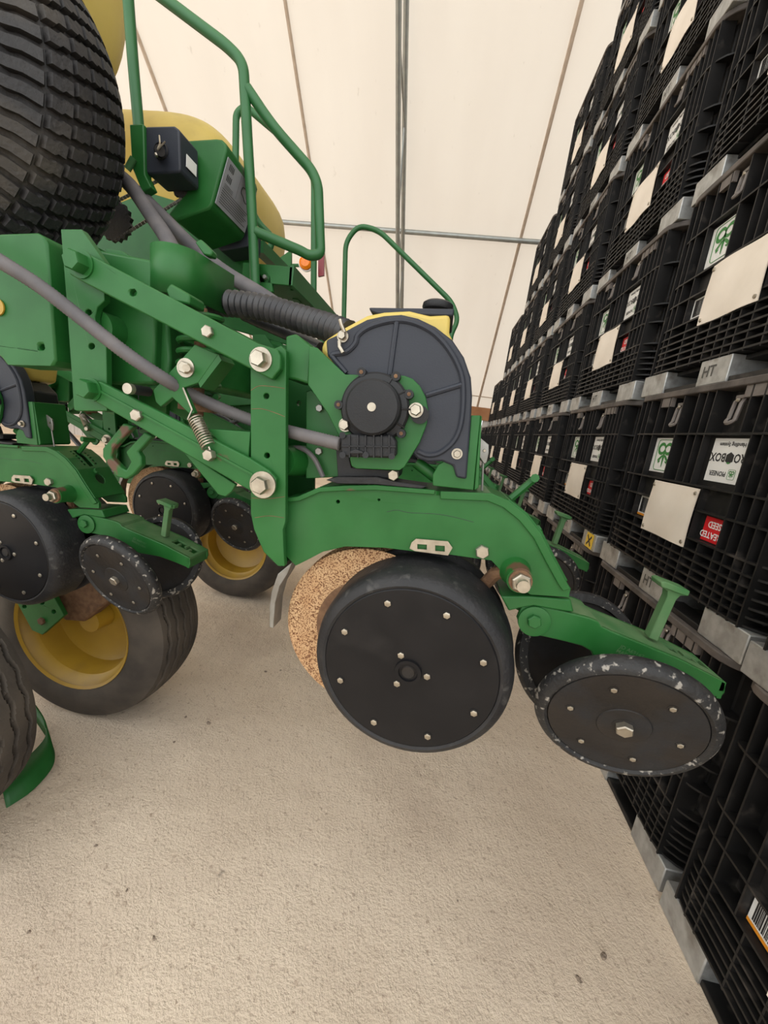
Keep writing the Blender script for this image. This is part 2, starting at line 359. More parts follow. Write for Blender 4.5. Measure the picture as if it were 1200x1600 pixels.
def make_crate():
    root = empty('seed_crate', (0, 0, 0), 'x', 'crate')
    b = MB(); slab(b, .10, .868, RD, CR - .04); b.build('body', 'crate', root)
    rm = MB(); slab(rm, .868, CH, -.006, CR); rm.build('rim', 'crate_rim', root, bevel=.004)
    rg = MB()
    for z in (.105, .135, .165, .195, .225, .258, .30, .41, .50, .70): ringslab(rg, z, z + .0075, 0, RD + .01, CR)
    rg.build('horizontal_ribs', 'crate', root)
    vg = MB(); h = CW / 2
    def rib(y, z0, z1): vg.box((XF + .001, y - .003, z0), (XF + RD + .01, y + .003, z1))
    for y, z0 in ((.50, .10), (.45, .10), (.405, .10), (.319, .30), (.132, .50), (-.313, .10), (-.36, .10), (-.41, .10), (-.455, .10), (-.50, .10)): rib(y, z0, .868)
    for y in (.035, -.02, -.07): rib(y, .10, .30); rib(y, .50, .868)
    for y in (.28, .18, .10, -.14, -.22): rib(y, .10, .30)
    rib(.24, .70, .868); rib(-.255, .70, .868); rib(.185, .30, .5); rib(-.15, .30, .5)
    for x in (-.6, -.5, -.4, -.25, 0, .25, .4, .5, .6):                # the same ribs on the two short sides
        for s in (-1, 1): vg.box((x - .003, s * h - (RD + .01 if s > 0 else 0), .10), (x + .003, s * h + (RD + .01 if s < 0 else 0), .868))
    vg.build('vertical_ribs', 'crate', root)
    dk = MB(); dk.box((XF + .05, -h + .03, .085), (-XF - .05, h - .03, .10)); dk.build('deck', 'crate', root)
    for fx in (0, 1, 2):
        for y0, y1 in ((-h + .005, -h + .215), (-.09, .09), (h - .215, h - .005)):
            x0 = (XF + .004, -.1, -XF - .21)[fx]
            MB().box((x0, y0, 0.0), (x0 + .206, y1, .102)).build('foot', 'zinc', root, bevel=.004)
    MB().box((XF + .012, -h + .2, 0.0), (XF + .10, h - .2, .022)).build('runner', 'crate', root, bevel=.003)
    face_text(root, 'HT', .06, .045, .052, XF + .0032, 'stamp', name='lettering', turn=False)
    for y0, y1, z0, z1 in ((.136, .315, .505, .70), (-.309, -.074, .505, .70), (.189, .315, .305, .41), (-.309, -.154, .305, .41), (.189, .315, .4175, .5), (-.309, -.154, .4175, .5)):
        MB().box((XF + .026, y0, z0), (XF + RD + .005, y1, z1)).build('recess_panel', 'crate', root)
    ap = MB(); n = 9; vs = []; fs = []
    for i in range(n):
        for j in range(n):
            u, v = i / (n - 1), j / (n - 1); bulge = .012 * math.sin(math.pi * u) * math.sin(math.pi * v)
            vs.append((XF - .004 - bulge - .004 * math.sin(7 * u + 3 * v), -.148 + .33 * u, .262 + .232 * v))
    for i in range(n - 1):
        for j in range(n - 1): fs.append((i * n + j, (i + 1) * n + j, (i + 1) * n + j + 1, i * n + j + 1))
    q = len(vs); vs2 = [(x + .003, y, z) for x, y, z in vs]; ap.add(vs + vs2, fs + [tuple(q + k for k in reversed(f)) for f in fs])
    pl = ap.build('metal_plate', 'alu_plate', root, ang=80)
    for y, z in ((-.133, .475), (.167, .475), (-.133, .28), (.167, .28)): MB().lathe((XF - .006, y, z), (-1, 0, 0), [(.008, 0), (.007, .004), (.0003, .006)], 10).build('rivet', 'steel', pl)
    xi = XF + .0245
    def card(name, y0, y1, z0, z1, m): return flat(MB(), xi, [(y0, z0), (y1, z0), (y1, z1), (y0, z1)], .001).build(name, m, root)
    c1 = card('emblem_label', .158, .332, .53, .688, 'label_white')
    fr = MB(); pts = fillet([(xi - .001, .146, .60), (xi - .001, .146, .54), (xi - .001, .28, .54), (xi - .001, .285, .68), (xi - .001, .146, .68), (xi - .001, .146, .60)], .02); fr.tube(pts, .0014, 5); fr.build('border', 'ink_green', c1)
    em = MB(); emblem(em, xi - .0012, .237, .615, .052); em.build('emblem', 'ink_green', c1, recalc=False)
    c2 = card('maker_label', -.287, -.085, .53, .69, 'label_white')
    face_text(c2, 'PRO', .044, -.250, .622, xi - .001, wx=.9); face_text(c2, 'BOX', .044, -.128, .622, xi - .001, wx=.9)
    hx = MB(); flat(hx, xi - .0012, [(-.190 + .019 * a, .622 + .019 * b_) for a, b_ in ((-1, .45), (-1, -.75), (0, -1.15), (1, -.75), (1, .45), (0, 1.0))], .0006); hx.build('cube_mark', 'ink_black', c2)
    dm = MB(); flat(dm, xi - .0014, [(-.190 + .011 * a, .602 + .004 * b_) for a, b_ in ((-1, 0), (0, -1), (1, 0), (0, 1))], .0004); dm.build('cube_mark_base', 'ink_green', c2)
    face_text(c2, 'Handling System', .02, -.185, .668, xi - .001); face_text(c2, 'PIONEER', .025, -.150, .562, xi - .001, wx=.9)
    bd = MB(); bd.tube(fillet([(xi - .001, -.225, .562), (xi - .001, -.225, .545), (xi - .001, -.260, .545), (xi - .001, -.260, .58), (xi - .001, -.225, .58), (xi - .001, -.225, .562)], .006), .0006, 5); emblem(bd, xi - .0012, -.2225, .5635, .012); bd.build('emblem', 'ink_green', c2, recalc=False)
    c3 = card('treated_seed_label', -.285, -.165, .312, .402, 'ink_red')
    face_text(c3, 'TREATED', .033, -.222, .337, xi - .001, 'ink_white', wx=.95); face_text(c3, 'SEED', .034, -.222, .376, xi - .001, 'ink_white', wx=.95)
    c4 = card('barcode_label', .215, .333, .312, .405, 'label_white')
    bc = MB(); y = .222
    while y < .322:
        w_ = random.choice((.0015, .0025, .004)); flat(bc, xi - .001, [(y, .328), (y + w_, .328), (y + w_, .398), (y, .398)], .0005); y += w_ + random.choice((.0015, .003))
    bc.build('barcode', 'ink_black', c4)
    ob = MB(); flat(ob, xi - .001, [(.215, .312), (.333, .312), (.333, .322), (.215, .322)], .0005); ob.build('orange_strip', 'ink_orange', c4)
    for y in (-.19, .168):
        lt = MB(); cx = XF + .02; pth = []
        for k in range(16):
            a = 2 * math.pi * k / 16; pth.append((cx - .012 + .014 * math.sin(a), y + .021 * math.cos(a), .785 + (.026 if math.sin(a) > 0 else -.026) + .019 * math.sin(a)))
        lt.tube(pth, .007, 6, closed=True); lt.box((cx - .01, y - .02, .828), (cx + .04, y + .02, .84)); lc = lt.build('latch', 'tab', root)
        MB().lathe((cx - .012, y, .822), (-1, 0, 0), [(.008, 0), (.006, .005), (.0003, .006)], 8).build('rivet', 'steel', lc)
    for y0, y1 in ((.23, .31), (-.38, -.22)): MB().box((XF + .002, y0, .828), (XF + .02, y1, .868)).build('tab', 'tab', root)
    return root
proto = make_crate()
ORD = ['first', 'second', 'third', 'fourth', 'fifth', 'sixth', 'seventh', 'eighth', 'ninth']
HEIGHTS = [2, 3, 4, 5, 6, 7, 7, 7, 7]                  # from the timber wall towards the camera
used = False
def in_frame(x, y, z):
    d = Vector((x, y, z)) - CAM; c = rt * d.x * 0
    cx, cy, cz = rt.dot(d), dn.dot(d), fw.dot(d)
    return cz > .05 and -150 < 600 + F * cx / cz < 1350 and -150 < 800 + F * cy / cz < 1750
for si, nh in enumerate(HEIGHTS):
    yc = 10.27 - si * 1.21 if si < 8 else .652
    for lv in range(nh):
        corners = [(1.0, yc + a * CW / 2, lv * CH + b_ * CH) for a in (-1, -.5, 0, .5, 1) for b_ in (0, .5, 1)]
        if not any(in_frame(*c) for c in corners): continue
        o = proto if not used else copy_tree(proto); used = True
        o.location = (1.0 + CD / 2 + random.uniform(-.006, .006) - (.02 if si == 8 else 0), yc + random.uniform(-.004, .004), lv * CH + .0005 * lv)
        o.rotation_euler.z = random.uniform(-.004, .004)
        o['label'] = f'black ribbed plastic seed crate, {ORD[lv]} up from floor in {ORD[si]} stack from the timber wall'
        o['group'] = 'stacked black seed crates'
        if (si, lv) == (6, 1): CROSS = o

ORG[CROSS.name] = Vector((0, 0, 0))                 # hazard tag on one corner foot
ht = flat(MB(), XF - .001, [(-.50, .006), (-.40, .006), (-.40, .096), (-.50, .096)], .004).build('cross_tag', 'tag_yellow', CROSS)
hx = MB()
for a in (1, -1): flat(hx, XF - .0016, [(-.45 + .032 * p - .005 * q, .051 + a * .03 * p + a * .005 * q) for p, q in ((-1, -1), (-1, 1), (1, 1), (1, -1))], .0005)
hx.build('cross_mark', 'ink_black', ht)

# ------------------------------------------------------------------ planter row unit
RU = P(640, 1049, .83); RU = Vector((RU.x, .83, 0))
unit = empty('row_unit', RU, 'green planter row unit with rust-coloured disc and white-scuffed closing wheel, grey hose plugged in', 'row unit', 'planter row units')
MIR = .83                                           # the unit is symmetric about this plane
def mirrored(ob, name=None):
    """Second side plate: the same mesh across the middle plane of the unit."""
    me = ob.data.copy(); y0 = MIR - RU.y
    for v in me.vertices: v.co.y = 2 * y0 - v.co.y
    me.flip_normals(); o = bpy.data.objects.new(name or ob.name.split('.')[0], me); COL.objects.link(o); o.parent = ob.parent; ORG[o.name] = org(ob.parent)
    for md in ob.modifiers:
        b = o.modifiers.new('bevel', 'BEVEL'); b.width = md.width; b.segments = 2; b.limit_method = 'ANGLE'; b.angle_limit = md.angle_limit
    return o
# frame
FR = [(447, 778), (465, 776), (497, 762), (540, 760), (587, 759), (680, 767), (688, 768), (768, 771), (795, 782), (822, 803), (846, 833), (864, 869), (885, 908), (892, 920), (889, 933), (828, 929), (790, 900), (768, 876), (732, 871), (705, 867), (650, 862), (600, 856), (540, 854), (505, 862), (480, 875), (462, 884), (444, 866)]
fs_ = plate('frame_side', FR, .768, .010, 'green', unit, holes=[(528, 784, 3), (592, 781, 2)])
mirrored(fs_)
top = FR[:9]; tv = PP(top, .766); mbt = MB()
for i in range(len(tv) - 1):
    a, b_ = tv[i], tv[i + 1]; w_ = Vector((0, .128, 0)); t = Vector((0, 0, -.008)); mbt.add([a, b_, b_ + w_, a + w_, a + t, b_ + t, b_ + w_ + t, a + w_ + t], [(0, 1, 2, 3), (7, 6, 5, 4), (0, 4, 5, 1), (3, 2, 6, 7), (0, 3, 7, 4), (1, 5, 6, 2)])
mbt.build('frame_cover', 'green', unit, ang=50)
lip_o = [(688, 768), (768, 771), (795, 782), (822, 803), (846, 833), (864, 869), (885, 908), (892, 920)]
lip_i = [(688, 780), (762, 783), (786, 793), (811, 813), (834, 841), (852, 876), (873, 914), (880, 924)]
plate('frame_lip', lip_o + lip_i[::-1], .762, .008, 'green', unit)
plate('frame_ledge', [(447, 778), (465, 776), (497, 762), (540, 759), (587, 758), (680, 766), (679, 773), (587, 766), (540, 767), (500, 769), (468, 783), (447, 785)], .760, .01, 'green_worn', unit)
# depth-setting slot, holes and lever on the curved cover
def cov(t, w_, up=0.0):                             # a point on the curved cover: t along it, w_ across it
    pts = PP([(795, 782), (822, 803), (846, 833), (864, 869), (885, 908)], .766); k = min(3, int(t * 4)); a, b_ = pts[k], pts[k + 1]; f = t * 4 - k
    d = (b_ - a).normalized(); return a.lerp(b_, f) + Vector((0, w_, 0)) + Vector((-d.z, 0, d.x)) * up
def opening(t, w_):                                 # real openings in the curved cover: slot, two rows of notches, round access hole
    if .02 < t < .46 and .055 < w_ < .075: return True
    if .04 < t < .455 and ((t - .04) % .07) < .035 and (.038 < w_ < .047 or .084 < w_ < .093): return True
    return ((t - .7) * .17) ** 2 + (w_ - .064) ** 2 < .016 ** 2
NT, NW = 120, 57; gm = MB(); gm.v = [cov(min(i / NT, .99999), .128 * k / NW) for i in range(NT + 1) for k in range(NW + 1)]
gm.f = [(i * (NW + 1) + k, (i + 1) * (NW + 1) + k, (i + 1) * (NW + 1) + k + 1, i * (NW + 1) + k + 1) for i in range(NT) for k in range(NW) if not opening((i + .5) / NT, .128 * (k + .5) / NW)]
cg = gm.build('slotted_cover', 'green', unit, ang=50); so = cg.modifiers.new('thickness', 'SOLIDIFY'); so.thickness = .005; so.offset = 0
c_ = cov(.56, .064); MB().hexbolt(c_, cov(.56, .064, .01) - c_, .010, .010).build('bolt', 'green', unit)
lv0 = cov(.02, .064); MB().tube([P(798, 779, .832), P(836, 747, .832)], .0075, 6).cyl(P(836, 747, .81), P(836, 747, .85), .0085, 8).build('depth_lever', 'green', unit)
# shank
sh = plate('shank', [(391, 560), (439, 540), (447, 548), (446, 815), (442, 828), (443, 858), (445, 885), (434, 884), (412, 862), (397, 827), (392, 802)], .735, .014, 'green', unit, holes=[(416, 619, 4.5), (417, 712, 4.5)])
mirrored(sh)
sw = PP([(392, 560), (392, 802), (397, 827), (412, 862), (434, 884)], .745); mw = MB()
for i in range(4):
    a, b_ = sw[i], sw[i + 1]; w_ = Vector((0, .17, 0)); t = Vector((.008, 0, 0)); mw.add([a, b_, b_ + w_, a + w_, a + t, b_ + t, b_ + w_ + t, a + w_ + t], [(0, 1, 2, 3), (7, 6, 5, 4), (0, 4, 5, 1), (3, 2, 6, 7), (0, 3, 7, 4), (1, 5, 6, 2)])
mw.build('shank_web', 'green', unit)
plate('shank_casting', [(446, 525), (462, 521), (487, 542), (483, 600), (461, 593), (446, 592)], .757, .10, 'green', unit, bevel=.004)
plate('meter_bulkhead', [(478, 612), (486, 609), (530, 650), (530, 745), (478, 748)], .80, .01, 'green', unit)
for x, y in ((500, 638), (499, 705)): bolt(unit, x, y, .799, 6, 'grey_steel', .008)
MB().lathe(P(462, 720, .81), (.35, .94, 0), [(.0005, -.04), (.03, -.04), (.033, .0), (.033, .06), (.0005, .06)], 24).build('pivot_tube', 'green', unit)
# scraper strip by the disc
plate('scraper', [(456, 879), (434, 897), (424, 925), (421, 950), (421, 980), (427, 982), (430, 942), (437, 916), (449, 897)], .775, .045, 'grey_steel', unit)
# opener discs
dc = P(573, 985, .80)
for s in (-1, 1):
    c = Vector((dc.x, MIR + s * .03, dc.z)); n = Vector((-.06, s, 0)).normalized()
    d = MB().lathe(c, n, [(.0005, .012), (.05, .012), (.06, .003), (.178, .003), (.187, 0), (.178, -.002), (.0005, -.002)], 72).build('disc_blade', 'rust_disc', unit)
    MB().lathe(c + n * .0035, n, [(.061, -.0002), (.062, .0008), (.115, .0006), (.116, -.0002)], 40).build('scoured_ring', 'rusty', d)
# parallel arms
UA = [(120, 388), (150, 403), (402, 536), (433, 546), (438, 556), (438, 576), (425, 593), (416, 589), (132, 442), (108, 428), (112, 405)]
ua = plate('upper_arm', UA, .718, .014, 'green', unit, holes=[(207, 457, 5.5)], bevel=.0025)
LA = [(133, 597), (145, 593), (158, 597), (390, 716), (420, 735), (432, 748), (430, 765), (418, 776), (405, 775), (392, 768), (291, 710), (149, 628), (135, 622), (128, 610)]
la = plate('lower_arm', LA, .722, .012, 'green_worn', unit, bevel=.0025)
mirrored(ua); mirrored(la)
lr = MB(); q = PP([(150, 606), (395, 740), (395, 744), (150, 610)], .7195); lr.prism(q, (0, .003, 0)).build('arm_crease', 'green', la)
bolt(ua, 128, 413, .718, 16, 'green', .022, 21); bolt(ua, 326, 519, .718, 9.5, 'steel', .009); bolt(ua, 408, 562, .718, 13, 'steel', .016, 18.5)
bolt(la, 143, 609, .722, 15, 'green', .020, 18); bolt(la, 216, 649, .722, 9.5, 'steel', .010); bolt(la, 330, 711, .719, 9.5, 'steel', .014); bolt(la, 412, 757, .722, 14, 'steel', .018, 21, wh=.006)
plate('arm_stop', [(258, 452), (266, 442), (296, 460), (296, 476), (264, 470)], .735, .05, 'green', unit, bevel=.004)
plate('arm_gusset', [(288, 708), (300, 713), (368, 757), (362, 768), (352, 776), (341, 773)], .737, .010, 'green_worn', unit)
plate('arm_gusset', [(325, 670), (391, 675), (388, 716), (345, 695)], .738, .12, 'green', unit)
# down-force latch
lt = plate('latch_bracket', [(304, 538), (341, 554), (310, 598), (286, 606), (304, 645), (297, 648), (269, 621), (251, 636), (243, 628), (239, 610)], .741, .012, 'green_worn', unit)
MB().prism(PP([(341, 554), (310, 598), (313, 606), (346, 563)], .741), (0, .05, 0)).build('latch_flange', 'green', lt)
k = PXm(291, 575, .741)
MB().hexbolt(P(291, 575, .741), NY, 9.5 * k, .008, 14.5 * k).cyl(P(291, 575, .733), P(291, 575, .718), 5.5 * k, 12).build('bolt', 'steel', lt)
MB().cyl(P(232, 612, .755), P(232, 612, .755) + Vector((0, -.045, 0)), .0095, 16).build('pin', 'black_plastic', lt)
MB().cyl(P(232, 612, .755) + Vector((0, -.045, 0)), P(232, 612, .755) + Vector((0, -.056, 0)), .010, 16).build('pin_head', 'steel', lt)
a, b_ = P(304, 652, .725), P(326, 698, .714); ax = (b_ - a); u = ax.orthogonal().normalized(); v = ax.normalized().cross(u)
hel = [a + ax * (i / 220) + (u * math.cos(i * 2 * math.pi / 18) + v * math.sin(i * 2 * math.pi / 18)) * .0125 for i in range(221)]
MB().tube(hel, .0016, 6).tube([P(286, 606, .738), P(300, 640, .732), a + u * .0125], .0018, 6).tube([b_, P(330, 709, .714)], .002, 6).build('coil_spring', 'steel', unit)
plate('transport_hook', [(192, 661), (160, 701), (160, 714), (181, 745), (197, 749), (208, 742), (221, 727), (220, 714), (215, 706), (237, 682), (225, 675), (196, 706), (204, 722), (197, 735), (189, 731), (173, 715), (176, 701), (208, 666)], .765, .016, 'green_worn', unit, bevel=.003)
# mounting head
mp_ = plate('mount_plate', [(95, 358), (127, 358), (163, 409), (163, 470), (152, 480), (148, 495), (150, 515), (158, 530), (166, 540), (167, 642), (118, 642)], .735, .014, 'green', unit, holes=[(138, 488, 5), (143, 541, 5)])
mirrored(mp_)
mb = MB(); mb.prism(PP([(97, 362), (108, 362), (127, 640), (116, 640)], .749), (0, .16, 0)); mb.build('mount_web', 'green', unit)
plate('mount_head', [(127, 385), (235, 405), (245, 440), (240, 600), (170, 600), (160, 500)], .79, .08, 'green', unit, bevel=.006)
MB().cyl(P(152, 512, .75), P(152, 512, .75) + Vector((0, .16, 0)), .033, 24).build('mount_tube', 'green', unit)
plate('mount_arm', [(165, 388), (190, 392), (240, 425), (248, 455), (230, 450), (165, 420)], .80, .03, 'green', unit)
plate('spring_casting', [(205, 478), (222, 470), (262, 500), (266, 560), (262, 610), (228, 610), (225, 540), (208, 500)], .81, .05, 'green', unit, bevel=.006)
# down-force spring and its cup
sc_ = P(312, 560, .83); r_ = .04
hel = [Vector((sc_.x + r_ * math.cos(i * 2 * math.pi / 20), sc_.y + r_ * math.sin(i * 2 * math.pi / 20), sc_.z - .075 + .17 * i / 150)) for i in range(151)]
MB().tube(hel, .0062, 8).build('downforce_spring', 'green', unit)
MB().cyl((sc_.x, sc_.y, sc_.z - .12), (sc_.x, sc_.y, sc_.z + .1), .012, 14).cyl((sc_.x, sc_.y, sc_.z - .11), (sc_.x, sc_.y, sc_.z - .085), .04, 20).build('spring_rod', 'rusty', unit)
cp0 = P(281, 396, .83); cp1 = P(283, 462, .83); cm = MB(); R_ = .053
arc = [Vector((cp0.x + R_ * math.cos(t), cp0.y + R_ * math.sin(t), 0)) for t in [math.radians(120 + 12 * i) for i in range(19)]] + [Vector((cp0.x + R_ + .012, cp0.y + .10, 0))]
for i in range(len(arc) - 1):
    a, b_ = arc[i], arc[i + 1]; z0, z1 = cp1.z - .01, cp0.z
    cm.add([(a.x, a.y, z0), (b_.x, b_.y, z0), (b_.x, b_.y, z1), (a.x, a.y, z1)], [(0, 1, 2, 3)])
cu = cm.build('spring_cup', 'green', unit, ang=18); so = cu.modifiers.new('thickness', 'SOLIDIFY'); so.thickness = .005
MB().prism(PP([(304, 378), (313, 373), (332, 392), (330, 400), (318, 398)], .84), (0, .02, 0)).build('cup_tab', 'green', unit, bevel=.003)
# seed meter, motor and hopper
plate('meter_bracket', [(483, 541), (495, 543), (539, 585), (632, 587), (645, 592), (656, 603), (665, 620), (669, 640), (667, 662), (656, 691), (632, 730), (624, 735), (556, 732), (549, 728), (545, 710), (528, 678), (512, 646), (481, 601)], .745, .010, 'green', unit)
mc = P(586, 638, .738); km = PXm(586, 638, .738)
mo = MB().lathe(mc, NY, [(.0005, -.02), (54 * km, -.02), (54 * km, .004), (51 * km, .008), (43 * km, .010), (41.5 * km, .03), (38 * km, .034), (.0005, .036)], 48)
mot = mo.build('drive_motor', 'black_plastic', unit)
for ang in (-118, -62, -28, 35, 65, 118, 178):
    c = mc + Vector((math.cos(math.radians(ang)), 0, -math.sin(math.radians(ang)))) * 57 * km
    MB().cyl(c + Vector((0, .012, 0)), c + Vector((0, -.009, 0)), 7 * km, 14).build('lug', 'black_plastic', mot)
    MB().hexbolt(c + Vector((0, -.009, 0)), NY, 3.2 * km, .001).build('screw', 'rusty', mot)
for ang in (-35, -5, 25, 55, -65):
    d = Vector((math.cos(math.radians(ang)), 0, -math.sin(math.radians(ang)))); MB().cyl(mc + d * 41 * km + NY * .012, mc + d * 56 * km + NY * .006, .0018, 6).build('web', 'black_plastic', mot)
MB().cyl(mc + NY * .036, mc + NY * .0375, 6.5 * km, 20).build('cap_plug', 'steel', mot)
gb = plate('gearbox', [(532, 682), (545, 678), (612, 680), (619, 690), (619, 712), (610, 716), (540, 714), (532, 708)], .712, .03, 'black_plastic', unit, bevel=.004)
for x in (545, 558, 570, 583, 595, 607): MB().prism(PP([(x, 680), (x + 2, 680), (x + 2, 715), (x, 715)], .708), (0, .006, 0)).build('rib', 'black_plastic', gb)
MB().prism(PP([(534, 696), (618, 697), (618, 699), (534, 698)], .708), (0, .006, 0)).build('rib', 'black_plastic', gb)
for x, y in ((535, 680), (535, 711), (612, 713), (571, 711)): MB().cyl(P(x, y, .715), P(x, y, .706), 5 * km, 12).build('lug', 'black_plastic', gb)
MB().prism(PP([(547, 705), (556, 702), (567, 706), (567, 709), (547, 709)], .702), (0, .01, 0)).build('release_tab', 'black_plastic', gb, bevel=.001)
bolt(mot, 650, 641, .735, 9, 'steel', .014, 11.5); bolt(mot, 540, 664, .738, 8.5, 'steel', .014, 10.5)
MB().cyl(P(656, 648, .746), P(656, 648, .736), 14 * km, 20).build('mount_boss', 'black_plastic', unit)
CV = [(509, 531), (536, 519), (552, 510), (573, 499), (600, 493), (627, 491), (653, 497), (680, 510), (707, 531), (725, 558), (736, 590), (738, 619), (736, 657), (733, 697), (729, 749), (713, 746), (708, 728), (691, 721), (669, 722), (653, 717), (640, 705), (600, 650), (560, 600), (540, 585), (511, 556)]
cv = plate('hopper_cover', CV, .757, .034, 'cover_plastic', unit, bevel=.004)
rim = PP([(541, 583), (523, 562), (520, 554), (541, 550), (555, 537), (560, 523), (579, 510), (613, 501), (643, 503), (675, 518), (701, 545), (720, 582), (724, 619), (720, 662), (709, 689), (688, 707), (669, 711), (653, 705)], .757)
MB().tube(catmull(rim, 4), .0055, 8).build('raised_bead', 'cover_plastic', cv)
MB().tube([P(620, 503, .757), P(609, 586, .757)], .005, 8).build('raised_rib', 'cover_plastic', cv)
MB().tube([P(666, 618, .757), P(722, 601, .757)], .005, 8).build('raised_rib', 'cover_plastic', cv)
plate('hopper', [(505, 532), (536, 512), (573, 492), (600, 486), (640, 484), (672, 492), (704, 490), (702, 520), (715, 545), (700, 585), (600, 610), (545, 600), (500, 548)], .787, .13, 'yellow', unit, bevel=.008)
hl = plate('hopper_lid', [(576, 480), (710, 482), (708, 494), (590, 491), (579, 487)], .79, .13, 'cover_plastic', unit, bevel=.003)
c = P(684, 481, .86); MB().lathe((c.x, c.y, c.z - .005), (0, 0, 1), [(.0005, 0), (.029, 0), (.031, .004), (.030, .011), (.024, .015), (.0005, .015)], 28).build('filler_cap', 'black_plastic', hl)
bolt(unit, 536, 526, .756, 6.5, 'steel', .010, 9)
w_ = P(536, 526, .748)
for s in (1, -1): MB().tube([w_ + Vector((s * .004 - .002, 0, s * .008)), w_ + Vector((-.004, -.002, s * .018)), w_ + Vector((-.002 - s * .006, -.003, s * .028))], .0035, 8).build('wing_nut', 'steel', unit)
bolt(unit, 714, 709, .756, 6, 'steel', .008, 8.5)
plate('hopper_post', [(736, 649), (751, 649), (746, 700), (740, 766), (676, 759), (676, 742), (685, 726), (707, 713), (732, 705)], .764, .012, 'green', unit)
plate('hopper_post_side', [(751, 649), (753, 651), (748, 762), (741, 766)], .766, .11, 'green', unit)
plate('vacuum_housing', [(560, 600), (700, 590), (728, 620), (728, 690), (700, 712), (640, 705), (590, 650)], .792, .09, 'black_plastic', unit, bevel=.006)
plate('meter_base', [(524, 690), (545, 712), (549, 731), (624, 735), (622, 747), (528, 748)], .778, .08, 'black_plastic', unit)
MB().cyl(P(650, 722, .80), P(684, 748, .80), .012, 14).build('seed_tube_guard', 'green', unit)
plate('rubber_flap', [(509, 750), (528, 745), (589, 745), (621, 753), (667, 760), (659, 764), (587, 757), (528, 756)], .762, .06, 'rubber', unit)
bolt(unit, 615, 742, .764, 9, 'steel', .010, 0)
gl = plate('grey_latch', [(748, 682), (764, 695), (764, 708), (761, 722), (757, 726), (747, 712)], .80, .006, 'grey_steel', unit)
bolt(gl, 757, 704, .799, 2.5, 'steel', .003)
MB().cyl(P(755, 714, .803), P(753, 768, .803), .0022, 8).build('latch_rod', 'grey_steel', gl)
MB().tube(catmull([P(452, 702, .80), P(470, 700, .79), P(490, 715, .785), P(505, 745, .785)], 6), .005, 8).build('cable', 'hose_grey', unit)
# slotted tag and bolts on the frame
tg = MB().prism(PP([(640, 857), (643, 848), (650, 842), (700, 846), (707, 856), (700, 868), (648, 861)], .760), (0, .004, 0), [PP([(652, 850), (667, 851), (667, 859), (652, 858)], .760), PP([(680, 852), (695, 853), (695, 862), (680, 861)], .760)]).build('slotted_tag', 'steel', unit)
bolt(unit, 753, 861, .768, 11, 'steel', .012)
# gauge wheel arm and pivot
pv0 = P(805, 893, .768); MB().lathe(pv0, NY, [(.0005, 0), (.03, 0), (.026, .012), (.024, .05), (.0005, .05)], 24).build('pivot_boss', 'green_worn', unit, ang=30)
MB().lathe(pv0 + NY * .05, NY, [(.0005, 0), (.021, 0), (.021, .006), (.0005, .006)], 20).build('pivot_washer', 'rusty', unit)
MB().hexbolt(pv0 + NY * .056, NY, .018, .012).cyl(pv0 + NY * .066, pv0 + NY * .082, .0115, 16).build('pivot_nut', 'steel', unit)
MB().tube([pv0 + Vector((0, .004, 0)), P(775, 895, .80), P(740, 930, .84)], .014, 10).build('gauge_arm', 'rusty', unit)
def nrm(th, ph): return Vector((math.sin(th) * math.cos(ph), -math.cos(th) * math.cos(ph), math.sin(ph)))
def wheel_basis(n):
    u = n.cross(Vector((0, 0, 1))).normalized(); return u, n.cross(u)
def gauge(c, n, bolts=True):
    g = MB().lathe(c, n, [(.0005, .001), (.018, .001), (.019, .005), (.026, .005), (.027, 0), (.170, 0), (.172, -.002), (.172, -.03), (.0005, -.03)], 72).build('gauge_wheel', 'wheel_plastic', unit)
    MB().lathe(c, n, [(.1705, -.02), (.1725, -.002), (.178, .0005), (.188, -.004), (.196, -.014), (.2005, -.03), (.2015, -.05), (.2015, -.085), (.2045, -.100), (.2045, -.112), (.197, -.116), (.1705, -.116)], 72).build('gauge_tyre', 'rubber', g)
    if bolts:
        u, v = wheel_basis(n)
        for k in range(8):
            a = math.radians(45 * k) + GPH; p = c + (u * math.cos(a) + v * math.sin(a)) * .146
            MB().lathe(p, n, [(.0098, -.0004), (.0098, .0006), (.0085, .0008), (.0085, -.0002)], 16).build('bolt_collar', 'wheel_plastic', g)
            MB().hexbolt(p, n, .0068, .003).build('bolt', 'steel', g)
        for k in range(3):
            a = math.radians(120 * k) + GPH + .12; p = c + (u * math.cos(a) + v * math.sin(a)) * .037
            MB().hexbolt(p, n, .0068, .003).build('bolt', 'steel', g)
        MB().lathe(c + n * .001, n, [(.0005, .003), (.012, .003), (.014, .0)], 20).build('hub_cap', 'wheel_dirty', g)
    return g
gn = nrm(-.078, -.045); gc = P(637.9, 1049.5, .70); u, v = wheel_basis(gn)
q = P(606.2, 942.5, .70) - gc; GPH = math.atan2(q.dot(v), q.dot(u))
gauge(gc, gn)
gauge(Vector((gc.x, 2 * MIR - gc.y, gc.z)), Vector((gn.x, -gn.y, gn.z)), False)
